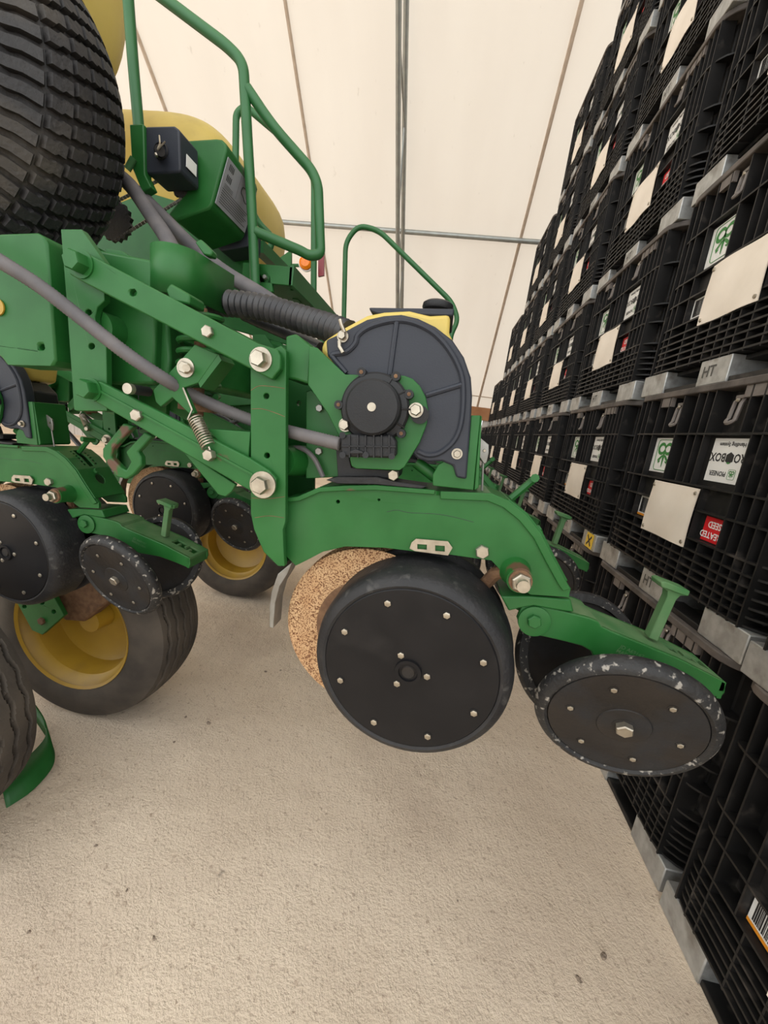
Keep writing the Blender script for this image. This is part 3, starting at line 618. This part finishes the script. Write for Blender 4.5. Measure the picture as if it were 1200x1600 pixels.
# closing wheels
def closing(c, n, near):
    g = MB().lathe(c, n, [(.0005, .002), (.044, .002), (.0455, .0), (.047, .001), (.129, .0), (.131, -.004), (.131, -.02), (.0005, -.02)], 64).build('closing_wheel', 'wheel_dirty', unit)
    MB().lathe(c, n, [(.130, -.018), (.1312, -.001), (.136, .0035), (.144, .002), (.151, -.005), (.1545, -.014), (.1545, -.022), (.149, -.03), (.130, -.032)], 72).build('closing_tyre', 'rubber_chipped', g)
    u, v = wheel_basis(n)
    for k in range(6):
        a = math.radians(60 * k) + CPH; p = c + (u * math.cos(a) + v * math.sin(a)) * .094
        MB().lathe(p, n, [(.0088, .0), (.0088, .0012), (.0075, .0012), (.0075, .0)], 14).build('bolt_collar', 'wheel_dirty', g)
        MB().hexbolt(p, n, .0058, .003).build('bolt', 'steel', g)
    MB().lathe(c + n * .002, n, [(.0005, .0005), (.0205, .0005), (.0205, 0)], 18).build('hub_collar', 'wheel_dirty', g)
    MB().hexbolt(c + n * .0025, n, .0155, .012).build('hub_bolt', 'steel', g)
cn = nrm(-.158, -.332); cc = P(974.4, 1134.1, .70); u, v = wheel_basis(cn)
q = P(961, 1078, .715) - cc; CPH = math.atan2(q.dot(v), q.dot(u))
closing(cc, cn, True)
closing(Vector((cc.x - .012, 2 * MIR - cc.y - .02, cc.z)), Vector((cn.x, -cn.y, cn.z)), False)
# closing arm
CA = [(815, 948), (834, 945), (880, 955), (922, 966), (936, 972), (940, 979), (957, 987), (1062, 1030), (1135, 1067), (1133, 1083), (1125, 1092), (1085, 1076), (1040, 1060), (960, 1045), (927, 1025), (924, 1018), (910, 1010), (880, 1002), (849, 995), (831, 991), (812, 980), (808, 965)]
ca = plate('closing_arm', CA, .776, .010, 'green', unit, bevel=.0025); mirrored(ca)
tp = PP(CA[1:9], .777); mb = MB()
for i in range(len(tp) - 1):
    a, b_ = tp[i], tp[i + 1]; w_ = Vector((0, .106, 0)); t = Vector((0, 0, -.007))
    if i == 6:                                      # slotted rear end: two rails
        for o0, o1 in ((0, .036), (.07, .106)):
            A0, A1 = Vector((0, o0, 0)), Vector((0, o1, 0)); mb.add([a + A0, b_ + A0, b_ + A1, a + A1, a + A0 + t, b_ + A0 + t, b_ + A1 + t, a + A1 + t], [(0, 1, 2, 3), (7, 6, 5, 4), (0, 4, 5, 1), (3, 2, 6, 7), (0, 3, 7, 4), (1, 5, 6, 2)])
        for f0, f1, o0, o1 in ((.9, 1, .036, .07), (.20, .28, .036, .055), (.42, .50, .05, .07), (.62, .70, .036, .055)):
            a2, b2 = a.lerp(b_, f0), a.lerp(b_, f1); A0, A1 = Vector((0, o0, 0)), Vector((0, o1, 0)); mb.add([a2 + A0, b2 + A0, b2 + A1, a2 + A1, a2 + A0 + t, b2 + A0 + t, b2 + A1 + t, a2 + A1 + t], [(0, 1, 2, 3), (7, 6, 5, 4), (0, 4, 5, 1), (3, 2, 6, 7), (0, 3, 7, 4), (1, 5, 6, 2)])
    else: mb.add([a, b_, b_ + w_, a + w_, a + t, b_ + t, b_ + w_ + t, a + w_ + t], [(0, 1, 2, 3), (7, 6, 5, 4), (0, 4, 5, 1), (3, 2, 6, 7), (0, 3, 7, 4), (1, 5, 6, 2)])
ct = mb.build('closing_arm_top', 'green_dusty', unit)
e0, e1 = P(1135, 1067, .776), P(1126, 1092, .776); MB().add([e0, e0 + Vector((0, .108, 0)), e1 + Vector((0, .108, 0)), e1, e0 + Vector((-.008, 0, 0)), e0 + Vector((-.008, .108, 0)), e1 + Vector((-.008, .108, 0)), e1 + Vector((-.008, 0, 0))], [(0, 1, 2, 3), (7, 6, 5, 4), (0, 4, 5, 1), (3, 2, 6, 7), (0, 3, 7, 4), (1, 5, 6, 2)]).build('closing_arm_end', 'green', unit)
plate('arm_saddle', [(783, 932), (831, 932), (892, 937), (897, 957), (880, 955), (834, 947), (815, 950), (795, 955)], .772, .11, 'green', unit, bevel=.003)
bs = MB().lathe(P(834, 969.5, .776), NY, [(.0005, 0), (24 * .00131, 0), (24 * .00131, .006), (20 * .00131, .007), (.0005, .007)], 32).build('pivot_disc', 'green', unit)
bolt(bs, 834, 969.5, .769, 11, 'green', .010)
hd = MB().prism(PP([(1014, 997), (1028, 1003), (1057, 938), (1064, 931), (1076, 932), (1079, 924), (1040, 909), (1033, 910), (1034, 918), (1044, 924), (1043, 933)], .815), (0, .022, 0))
hd.prism(PP([(1040, 909), (1079, 924), (1076, 932), (1064, 929), (1046, 922), (1034, 918), (1033, 910)], .807), (0, .04, 0)); hd.build('depth_handle', 'green_dusty', unit, bevel=.002)
vs, fz = text_mesh('JD A69147\nMADE USA', .011, 'green'); tx0 = P(985, 1022, .7755); dx = (P(1010, 1033, .7755) - P(960, 1010, .7755)).normalized(); up = Vector((-dx.z, 0, dx.x))
MB().add([tx0 + dx * p.x + up * p.y for p in vs], fz).build('cast_lettering', 'green_dusty', ca, recalc=False, merge=False)

def marks(parent, lines, Y, m, r_, name):
    for l in lines: MB().tube(catmull([P(x, y, Y) for x, y in l], 4), r_, 5).build(name, m, parent)
marks(sh, [[(392, 610), (405, 603), (425, 604), (445, 607)], [(393, 639), (410, 639), (430, 645), (445, 651)], [(393, 778), (420, 779), (445, 776)], [(398, 809), (420, 806), (444, 809)]], .735, 'rusty', .0006, 'paint_crack')
marks(fs_, [[(604, 800), (620, 797), (640, 801), (680, 803), (710, 808), (740, 816)]], .768, 'ink_black', .0005, 'scratch')
UN = [unit]
for k in range(1, 5):
    c = copy_tree(unit); c.location = RU + Vector((.012, .762 * k, -.006)); c['label'] = f'green planter row unit in the rear rank, {ORD[k]} counted from the one with grey hose'; UN.append(c)
for k in range(0, 2):
    c = copy_tree(unit); c.location = RU + Vector((-1.37, .381 + .762 * k, -.112)); c['label'] = f'green planter row unit in the front rank behind tyres, {ORD[k]} counted from the patterned-tread tyre'

# ------------------------------------------------------------------ hoses
def hose(name, px, r, m, label, pitch=.006, amp=.06, seg=12, cat='hose'):
    pts = catmull([P(*p) for p in px], 24); L_ = sum((pts[i + 1] - pts[i]).length for i in range(len(pts) - 1)); n = max(20, int(L_ / pitch * 2)); out = []; acc = 0; j = 0
    for i in range(n + 1):
        t = L_ * i / n
        while j < len(pts) - 2 and acc + (pts[j + 1] - pts[j]).length < t: acc += (pts[j + 1] - pts[j]).length; j += 1
        s = (pts[j + 1] - pts[j]).length; out.append(pts[j].lerp(pts[j + 1], min(1, (t - acc) / max(s, 1e-6))))
    o = MB().tube(out, r, seg, rf=lambda i, n_: r * (1 + (amp if i % 2 else -amp))).build(name, m, ang=25 if amp > .08 else 80)
    return tag(o, label, cat)
hose('corrugated_hose', [(-420, 250, .72), (-200, 300, .69), (-80, 357, .665), (0, 408, .665), (60, 446, .68), (120, 492, .695), (190, 547, .705), (250, 588, .725), (310, 622, .78), (380, 652, .80), (440, 671, .78), (490, 684, .74), (532, 694, .727)], .0125, 'hose_grey', 'long grey corrugated hose drooping from mount plate to black motor gearbox', .006, .05)
hose('vacuum_hose', [(330, 474, .92), (370, 475, .91), (420, 483, .90), (470, 498, .88), (520, 514, .85), (545, 524, .83)], .026, 'hose_black', 'thick black ribbed hose running into the yellow mini hopper', .015, .11, 16)
hose('seed_hose', [(178, 268, 1.15), (205, 292, 1.13), (235, 335, 1.08), (262, 375, 1.02), (283, 420, .97)], .0185, 'hose_grey', 'grey corrugated hose dropping from patterned tyre behind the spring cup', .006, .05)
hose('seed_hose.001', [(215, 300, 1.22), (250, 335, 1.2), (300, 385, 1.15), (350, 425, 1.1), (410, 462, 1.05), (450, 490, 1.02)], .0185, 'hose_grey', 'dark corrugated hose passing under the green tab beside spring cup', .006, .05)
hose('cable_bundle', [(380, 490, 1.0), (420, 508, .98), (470, 530, .95), (500, 545, .93)], .016, 'hose_black', 'bundle of thin black cables tucked under the thick ribbed hose', .02, .02, 8, 'cables')

for i, pts in enumerate(([(120, 640, 2.2), (190, 690, 2.15), (280, 690, 2.15), (390, 650, 2.2)], [(100, 670, 2.15), (170, 735, 2.1), (250, 720, 2.1), (360, 735, 2.15)], [(170, 610, 2.24), (220, 650, 2.245), (330, 645, 2.245), (400, 690, 2.245)])):  # black hoses added to stand in for the shade behind the arms
    o = MB().tube(catmull([P(*p) for p in pts], 10), .014, 10).build('dark_filler_hose', 'hose_black'); tag(o, ('highest added black hose darkening the gap in front of the green backdrop sheet', 'lowest added black hose darkening the gap, looping under the backdrop sheet', 'added black hose darkening the gap, crossing in front of two others')[i], 'hose', 'added dark filler hoses')

# ------------------------------------------------------------------ main frame of the planter
tb = empty('toolbar', (-1.0, .8, 0), 'green main toolbar beam carrying the rear rank of row units', 'toolbar')
MB().prism(PP([(0, 365), (57, 363), (68, 369), (73, 380), (87, 563), (82, 572), (10, 570), (3, 560), (-20, 540), (-25, 380)], .742), (0, .07, 0), [ring(64, 542, 5, .742)]).build('end_plate', 'green', tb, bevel=.004)
q0 = P(20, 390, .80); q1 = P(95, 560, .80)
MB().box((q0.x - .12, .80, q1.z), (-.762, 5.2, q0.z)).build('beam', 'green', tb, bevel=.012)
lf = empty('backdrop_sheet', P(240, 745, 2.34), 'green backdrop sheet added to darken the gap behind the front row units', 'frame')  # added dark mass that closes the bright gap between the units
MB().prism(PP([(165, 606), (400, 590), (405, 748), (230, 760), (165, 750)], 2.32), (0, .06, 0)).build('sheet', 'green', lf, bevel=.004)
MB().prism(PP([(165, 624), (400, 612), (400, 632), (165, 646)], 2.27), (0, .05, 0)).build('stiffener', 'green', lf, bevel=.004)
MB().box((P(398, 600, 2.32).x - .05, 2.325, 1.452), (-.84, 2.375, 1.5125)).build('link_arm', 'green', lf, bevel=.004)
ft = empty('front_toolbar', (-2.2, 1.2, 0), 'green front toolbar beam carrying the row units ahead of the tyres', 'toolbar')
MB().box((-2.34, 1.2, q1.z - .112), (-2.134, 5.2, q0.z - .112)).build('beam', 'green', ft, bevel=.012)
MB().lathe(P(-3, 480, .741), NY, [(.0005, .0), (.016, 0), (.016, .003), (.0005, .004)], 20).build('yellow_seal', 'yellow_rim', tb)

# ------------------------------------------------------------------ wheels
def road_tyre(name, X, Y0, label, R=.435, W=.30, group=None, proto=None):
    if proto:
        c = copy_tree(proto); c.location = (X, Y0, 0); c['label'] = label; return c
    root = empty(name, (X, Y0, 0), label, 'wheel', group); C = Vector((X, Y0, R)); n = Vector((0, 1, 0))
    mb = MB(); NA, NL = 180, 70; prof = []
    side = [(.268, .012), (.285, .0), (.31, -.006), (.345, -.004), (.385, .008), (.41, .022)]
    for r, h in side: prof.append((r, h, False))
    for i in range(NL + 1):
        t = i / NL; h = .028 + (W - .056) * t; prof.append((R - .016 * abs(2 * t - 1) ** 2.5, h, True))
    for r, h in reversed(side): prof.append((r, W - h, False))
    m = len(prof); o = len(mb.v); G = [.12, .31, .5, .69, .88]
    for k in range(NA):
        a = 2 * math.pi * k / NA; zz = abs(((k / 3.0) % 2) - 1) - .5
        for r, h, tread in prof:
            if tread:
                t = (h - .028) / (W - .056)
                if any(abs(t - g - zz * .05) < .019 for g in G): r -= .016
            mb.v.append(C + Vector((math.cos(a) * r, h, math.sin(a) * r)))
    for k in range(NA):
        k2 = (k + 1) % NA
        for i in range(m - 1): mb.f.append((o + k * m + i, o + k2 * m + i, o + k2 * m + i + 1, o + k * m + i + 1))
    mb.build('tyre', 'tyre', root, ang=30)
    MB().lathe(C, n, [(.262, .012), (.273, .004), (.274, .016), (.262, .03), (.25, .05), (.235, .06), (.228, .09), (.225, .16), (.20, .175), (.12, .185), (.0005, .185)], 56).build('rim', 'yellow_rim', root)
    MB().lathe(C, n, [(.0005, .10), (.05, .10), (.055, .18)], 20).build('hub', 'yellow_rim', root)
    return root
w1 = road_tyre('transport_wheel', -1.43, 1.36, 'ribbed road tyre on yellow rim standing below the front rank closing wheels', group='transport wheels')
road_tyre('transport_wheel', -1.43, 2.72, 'yellow-rimmed road tyre standing behind the green shank and rusty disc', proto=w1)
road_tyre('transport_wheel', -1.535, .67, 'ribbed road tyre beside the curved green skid strap on dirt floor', proto=w1)
ax_ = empty('wheel_axle', P(60, 960, 1.34), 'dark green drilled axle bracket reaching into the yellow wheel rim', 'bracket')
MB().prism(PP([(20, 930), (60, 912), (80, 925), (100, 962), (66, 992), (50, 985)], 1.36), (0, .02, 0), [ring(66, 942, 3.5, 1.36, 8), ring(84, 956, 3.5, 1.36, 8), ring(38, 948, 3.5, 1.36, 8)]).build('drilled_plate', 'green', ax_, bevel=.002)
MB().prism(PP([(60, 912), (175, 890), (170, 940), (130, 972), (100, 970)], 1.42), (0, .08, 0)).build('axle_arm', 'rusty', ax_, bevel=.01)
bolt(ax_, 66, 970, 1.36, 6, 'rusty', .01)
# patterned turf tyre
TC = Vector((-1.275, .79, 2.075)); TR, TW = .385, .33
tt = empty('turf_tyre', TC, 'black turf tyre with blocky dusty tread hanging over the green mount plates', 'wheel')
def tprof(s):                                       # s in -1..1 across the tread
    return TR - .055 * abs(s) ** 2.6
car = [(.20, .02), (.28, -.01), (.325, .01)] + [(tprof(-1 + 2 * i / 14), .03 + (TW - .06) * i / 14) for i in range(15)] + [(.325, TW - .01), (.28, TW + .01), (.20, TW - .02)]
MB().lathe(TC, (0, 1, 0), car, 96).build('carcass', 'turf_tyre', tt)
bl = MB(); NB = 62; cols = [(-1.25, -.73), (-.69, -.41), (-.37, -.12), (-.08, .17), (.21, .46), (.50, .75), (.79, 1.16)]
for ci, (s0, s1) in enumerate(cols):
    for k in range(NB):
        a0 = 2 * math.pi * (k + (.0, .35, .7, .05, .4, .75, .1)[ci]) / NB; da = 2 * math.pi / NB * .84; st = da * .2
        poly = [(s0, a0), (s0 + (s1 - s0) * .45, a0), (s0 + (s1 - s0) * .6, a0 + st), (s1, a0 + st), (s1, a0 + da), (s0 + (s1 - s0) * .6, a0 + da), (s0 + (s1 - s0) * .45, a0 + da - st), (s0, a0 + da - st)]
        cs = sum(p[0] for p in poly) / 8; ca_ = sum(p[1] for p in poly) / 8; n = 8; vs = []
        for lift, sh_ in ((-.006, 1.0), (.010, .97), (.0145, .88)):
            for s, a in poly:
                s2 = cs + (s - cs) * sh_; a2 = ca_ + (a - ca_) * sh_
                if abs(s2) <= 1: r = tprof(s2); h = TW / 2 + s2 * (TW / 2 - .03); dr, dh = lift, lift * .25 * s2
                else: e = (abs(s2) - 1); r = tprof(1) - e * .14; h = TW / 2 + math.copysign(TW / 2 - .03 + e * .10, s2); dr, dh = lift * .6, lift * .8 * math.copysign(1, s2)
                vs.append(TC + Vector((math.cos(a2) * (r + dr), h + dh, math.sin(a2) * (r + dr))))
        bl.add(vs, [tuple(2 * n + i for i in range(n))] + [(l * n + i, l * n + (i + 1) % n, (l + 1) * n + (i + 1) % n, (l + 1) * n + i) for l in (0, 1) for i in range(n)])
tag(bl.build('tread_blocks', 'turf_tyre', tt, ang=30), kind='stuff')
MB().lathe(TC, (0, 1, 0), [(.21, .0), (.2, .05), (.19, .16), (.0005, .17)], 40).build('rim', 'yellow_rim', tt)

MB().cyl(TC + Vector((0, .15, 0)), TC + Vector((0, .62, 0)), .035, 16).build('axle', 'rusty', tt)
# skid strap at the floor
sk = [PG(40, 1105, .10), PG(60, 1130, .07), PG(80, 1160, .05), PG(86, 1180, .035), PG(80, 1202, .02), PG(50, 1235, .01), PG(10, 1262, .004)]
sk = catmull(sk, 5); mb = MB(); wv = Vector((-.10, .06, .05))
for i in range(len(sk) - 1):
    a, b_ = sk[i], sk[i + 1]; mb.add([a, b_, b_ + wv, a + wv], [(0, 1, 2, 3)])
o = mb.build('skid_strap', 'green', ang=80); so = o.modifiers.new('thickness', 'SOLIDIFY'); so.thickness = .006; tag(o, 'curved green metal skid strap resting on the dirt beside ribbed tyre', 'skid')

# ------------------------------------------------------------------ tanks, drive box, guard
def tank(name, lo, hi, label, e=.34):
    c = (Vector(lo) + Vector(hi)) / 2; root = empty(name, (c.x, c.y, lo[2]), label, 'tank', 'yellow seed tanks'); sz = (Vector(hi) - Vector(lo)) / 2
    mb = MB(); seg, m = 48, 28
    def pw(x, e_): return math.copysign(abs(x) ** e_, x)
    for i in range(m + 1):
        th = math.pi * i / m; zz = pw(math.cos(th), .45); tp_ = 1 - .10 * max(0, -zz) ** 2 - .20 * max(0, zz) ** 2
        for k in range(seg):
            a = 2 * math.pi * k / seg; mb.v.append(c + Vector((pw(math.sin(th), .45) * pw(math.cos(a), e) * sz.x * tp_, pw(math.sin(th), .45) * pw(math.sin(a), e) * sz.y * tp_, zz * sz.z)))
    for i in range(m):
        for k in range(seg):
            k2 = (k + 1) % seg; mb.f.append((i * seg + k, (i + 1) * seg + k, (i + 1) * seg + k2, i * seg + k2))
    mb.build('shell', 'yellow', root, ang=80)
    MB().lathe((c.x, c.y, hi[2] - .02), (0, 0, 1), [(.0005, .1), (.26, .1), (.28, .08), (.28, 0)], 32).build('lid', 'black_plastic', root)
    return root
f1 = P(455, 362, 3.0); f2 = P(285, 155, 3.3); f3 = P(430, 402, 3.2)
f1 = P(452, 350, 3.95); tank('seed_tank', (f1.x - 1.75, 2.75, f3.z), (f1.x, 4.15, P(270, 152, 2.9).z), 'yellow plastic seed tank behind the green guard with grey decal')
n1 = P(206, 60, 2.2); n3 = P(178, 128, 1.95)
tank('seed_tank', (n1.x - 1.3, 1.45, n3.z), (n1.x, 2.3, n3.z + 1.2), 'yellow plastic seed tank above the blocky turf tyre')
fp = MB().tube(catmull([P(92, -10, 1.25), P(120, 25, 1.25), P(140, 55, 1.25), P(146, 75, 1.25)], 6), .012, 8).build('fender_rod', 'green_rail'); tag(fp, 'short bent green rod between turf tyre and yellow tank', 'rod')
bx = empty('drive_box', P(255, 270, 1.2), 'black square gearbox with cotter pin bolted to upright green bracket', 'gearbox')
MB().prism(PP([(227, 197), (272, 196), (280, 202), (282, 266), (278, 269), (231, 272), (227, 268)], 1.2), (0, .09, 0)).build('housing', 'cover_plastic', bx, bevel=.008)
MB().cyl(P(250, 235, 1.2), P(250, 235, 1.16), .013, 14).build('shaft', 'black_plastic', bx)
MB().lathe(P(252, 236, 1.198), NY, [(.016, 0), (.019, .006), (.022, 0)], 20).build('seal', 'black_plastic', bx)
MB().tube([P(249, 212, 1.16), P(250, 224, 1.15), P(246, 234, 1.15), P(258, 221, 1.15)], .0022, 6).tube([P(243, 240, 1.15), P(245, 244, 1.15)], .004, 6).build('cotter_pin', 'steel', bx)
hc = PP([(285, 222), (296, 236), (296, 254), (285, 244)], 1.0)
dpt = P(282, 230, 1.2).x + .003
MB().prism([(dpt, 1.222, P(282, 232, 1.2).z), (dpt, 1.27, P(282, 232, 1.2).z), (dpt, 1.27, P(282, 252, 1.2).z), (dpt, 1.222, P(282, 252, 1.2).z)], (.0015, 0, 0)).build('sticker', 'label_white', bx)
MB().prism(PP([(202, 194), (224, 193), (226, 272), (236, 292), (222, 300), (206, 262)], 1.19), (0, .03, 0)).build('bracket', 'green', bx, bevel=.003)
MB().cyl(P(199, 265, 1.18), P(209, 247, 1.18), .009, 12).build('grease_tube', 'green_dusty', bx)
gd = empty('chain_guard', P(320, 330, 1.28), 'green sheet metal chain guard with a grey instruction decal', 'guard')
MB().prism(PP([(290, 219), (338, 216), (346, 217), (352, 223), (354, 232), (331, 319), (326, 326), (274, 345), (262, 335), (290, 300)], 1.30), (0, .21, 0)).build('housing', 'green', gd, bevel=.006)
# decal on the guard's side wall
ga, gb_ = P(354, 236, 1.30), P(331.5, 317, 1.30); nn = Vector((gb_.z - ga.z, 0, -(gb_.x - ga.x))).normalized(); nn = nn if nn.x > 0 else -nn
def gpt(s, t, d): q = ga.lerp(gb_, s); return Vector((q.x, 1.30 + .21 * t, q.z)) + nn * d
dl = MB().add([gpt(.06, .05, .0035), gpt(.96, .05, .0035), gpt(.96, .95, .0035), gpt(.06, .95, .0035), gpt(.06, .05, .001), gpt(.96, .05, .001), gpt(.96, .95, .001), gpt(.06, .95, .001)], [(0, 1, 2, 3), (7, 6, 5, 4), (0, 4, 5, 1), (3, 2, 6, 7), (0, 3, 7, 4), (1, 5, 6, 2)]).build('decal', 'decal_grey', gd)
ln = MB()
def strip(s0, s1, t0, t1): ln.add([gpt(s0, t0, .0042), gpt(s1, t0, .0042), gpt(s1, t1, .0042), gpt(s0, t1, .0042)], [(0, 1, 2, 3)])
for k in range(4): strip(.12, .24, .13 + .035 * k, .148 + .035 * k); strip(.32, .44, .13 + .035 * k, .148 + .035 * k)
strip(.08, .56, .45, .455)
for k in range(7): strip(.60 + .045 * k, .612 + .045 * k, .10, .88 - .05 * (k % 3))
for k in range(3): strip(.50 + .03 * k, .508 + .03 * k, .12, .36)
pth = [gpt(.30 + .13 * math.cos(a) * (1 + .3 * math.sin(3 * a)), .68 + .14 * math.sin(a), .0042) for a in [2 * math.pi * i / 24 for i in range(24)]]; ln.tube(pth, .0012, 4, closed=True)
ln.build('print', 'ink_black', dl, recalc=False)
# chain drive behind the hoses
ch = empty('chain_drive', P(190, 335, 1.3), 'dark roller chain and sprocket beside the turf tyre', 'chain drive')
def sprocket(c, r, nt):
    mb = MB(); pts = []
    for i in range(nt * 2): a = math.pi * i / nt; rr = r if i % 2 else r * .88; pts.append(c + Vector((math.cos(a) * rr, 0, math.sin(a) * rr)))
    mb.prism(pts, (0, .012, 0)); mb.build('sprocket', 'turf_tyre', ch)
s1, s2 = P(178, 345, 1.3), P(285, 285, 1.3); sprocket(s1, .062, 17); sprocket(s2, .045, 13)
for off in (.055, -.055):
    for i in range(22):
        a = (s1 + Vector((0, .004, off))).lerp(s2 + Vector((0, .004, off * .75)), i / 22); b_ = (s1 + Vector((0, .004, off))).lerp(s2 + Vector((0, .004, off * .75)), (i + .8) / 22); MB().tube([a, b_], .005, 6).build('link', 'grey_steel', ch)
bp = empty('back_panel', P(300, 400, 1.62), 'dark green sheet metal frame panel behind hoses and spring cup', 'panel')
MB().prism(PP([(150, 330), (230, 300), (330, 330), (345, 385), (378, 385), (397, 402), (400, 470), (470, 500), (470, 545), (330, 505), (250, 480), (200, 440), (150, 400)], 1.63), (0, .02, 0)).build('sheet', 'green', bp, bevel=.003)
MB().prism(PP([(300, 350), (390, 345), (388, 385), (345, 392)], 1.525), (0, .10, 0)).build('control_box', 'cover_plastic', bp, bevel=.004)
# platform and rails
pf = empty('walkway', P(440, 430, 1.45), 'green slotted steel walkway seen from below with clamped rail post', 'walkway')
w0, w1_ = P(423, 430, 1.45), P(458, 434, 1.45)
MB().box((w0.x - .10, 1.45, w0.z - .01), (w1_.x, 4.6, w0.z + .01)).build('tread_plate', 'green', pf)
MB().box((w1_.x - .012, 1.44, w0.z - .03), (w1_.x + .004, 4.6, w0.z + .035)).build('side_rail', 'green_rail', pf, bevel=.002)
MB().box((w0.x - .10, 1.44, w0.z - .03), (w1_.x, 1.452, w0.z + .03)).build('end_rail', 'green', pf, bevel=.002)
for k in range(16):
    y = 1.55 + .11 * k; x = w0.x + (.0 if k % 2 else .035); MB().box((x, y, w0.z - .0125), (x + .022, y + .05, w0.z - .0095)).build('slot_lip', 'green', pf)
MB().prism(PP([(402, 410), (423, 430), (426, 455), (412, 462), (396, 455), (392, 430)], 1.44), (0, .02, 0)).build('clamp_plate', 'green', pf, bevel=.003)
for x, y in ((415, 434), (404, 441), (386, 442)): bolt(pf, x, y, 1.44, 3.5, 'grey_steel', .012)
rb = empty('roof_beam', P(430, 405, 1.9), 'green square beam running under the yellow tank along the walkway', 'beam')
MB().tube([P(404, 385, 1.62), P(452, 432, 1.62 * (690 - 404) / (690 - 452))], .03, 4).build('bar', 'green_rail', rb)
def rail(name, paths, r, label):
    root = empty(name, P(*paths[0][-1]), label, 'handrail', 'green pipe handrails')
    for p in paths: MB().tube(fillet([P(*q) for q in p], .07, 6), r, 12).build('pipe', 'green_rail', root)
    return root
rail('handrail', [[(235, -18, 1.40), (355, 72, 1.40), (380, 98, 1.40), (388, 240, 1.40), (394, 335, 1.40), (399, 455, 1.40)],
                  [(386, 138, 1.40), (425, 196, 1.42), (487, 266, 1.45), (497, 290, 1.45), (501, 397, 1.45), (484, 400, 1.445), (470, 392, 1.44), (399, 362, 1.40)]], .0165, 'thick green pipe handrail with post clamped to the slotted walkway')
rail('handrail.001', [[(368, 262, 1.9), (369, 178, 1.9), (384, 166, 1.9), (412, 190, 1.92), (450, 222, 1.95), (486, 262, 2.0), (491, 285, 2.0), (490, 470, 2.0)], [(370, 262, 1.9), (400, 345, 2.0), (428, 372, 2.05), (418, 398, 2.05)]], .0145, 'thin green pipe handrail standing behind the thick one, beside red reflector')
rail('handrail.002', [[(199, -20, 1.35), (208, 100, 1.35), (217, 200, 1.35)]], .016, 'straight green rail post rising from bracket of black gearbox')
rail('handrail.003', [[(534, 640, 2.2), (540, 378, 2.2), (560, 352, 2.2), (592, 360, 2.2), (706, 472, 2.2), (716, 500, 2.2), (704, 524, 2.2), (698, 640, 2.2)]], .0125, 'bent green hoop rail standing behind the black hopper cover')
lmp = empty('marker_lamp', P(478, 411, 3.0), 'round amber marker lamp on bent stalk beside the walkway', 'lamp')
c = P(478, 411, 3.0); MB().lathe(c, (0.1, -1, 0), [(.0005, .03), (.03, .028), (.045, .015), (.048, 0), (.0005, 0)], 28).build('lens', 'amber', lmp)
MB().lathe(c, (0.1, -1, 0), [(.0005, -.03), (.05, -.025), (.054, 0), (.048, .002)], 28).build('housing', 'label_white', lmp)
MB().tube(fillet([c + Vector((-.03, .02, -.01)), c + Vector((-.14, .02, -.02)), c + Vector((-.22, .02, -.08))], .04), .012, 8).build('stalk', 'green_rail', lmp)
MB().prism(PP([(430, 408), (455, 390), (455, 412), (450, 425), (440, 432)], 3.0), (0, .02, 0)).build('bracket', 'green', lmp)
rr = MB().prism(PP([(497, 400), (506, 394), (506, 430), (497, 432)], 3.1), (0, .02, 0)).build('reflector', 'reflector_red'); tag(rr, 'dark red rectangular reflector next to the amber lamp', 'reflector')

# ------------------------------------------------------------------ clods on the floor
for i, (x, y, s) in enumerate(((942, 1495, .016), (904, 1531, .013), (240, 1467, .009), (326, 1131, .016), (290, 1121, .010), (198, 1392, .007), (150, 1322, .008), (45, 1457, .008), (715, 1408, .006), (415, 1050, .012), (438, 1048, .009), (272, 1160, .009))):
    p = PG(x, y); mb = MB().ball((0, 0, s * .25), s * .62, 9, (1.2, .8, .55))
    for q in mb.v: q *= 1 + random.uniform(-.32, .32)
    o = mb.build('dirt_clod', 'clod', ang=20); o.location = (p.x, p.y, 0); o.rotation_euler.z = random.uniform(0, 6)
    tag(o, 'small brown dirt clod lying on the beige floor', 'clod', 'dirt clods on the floor')
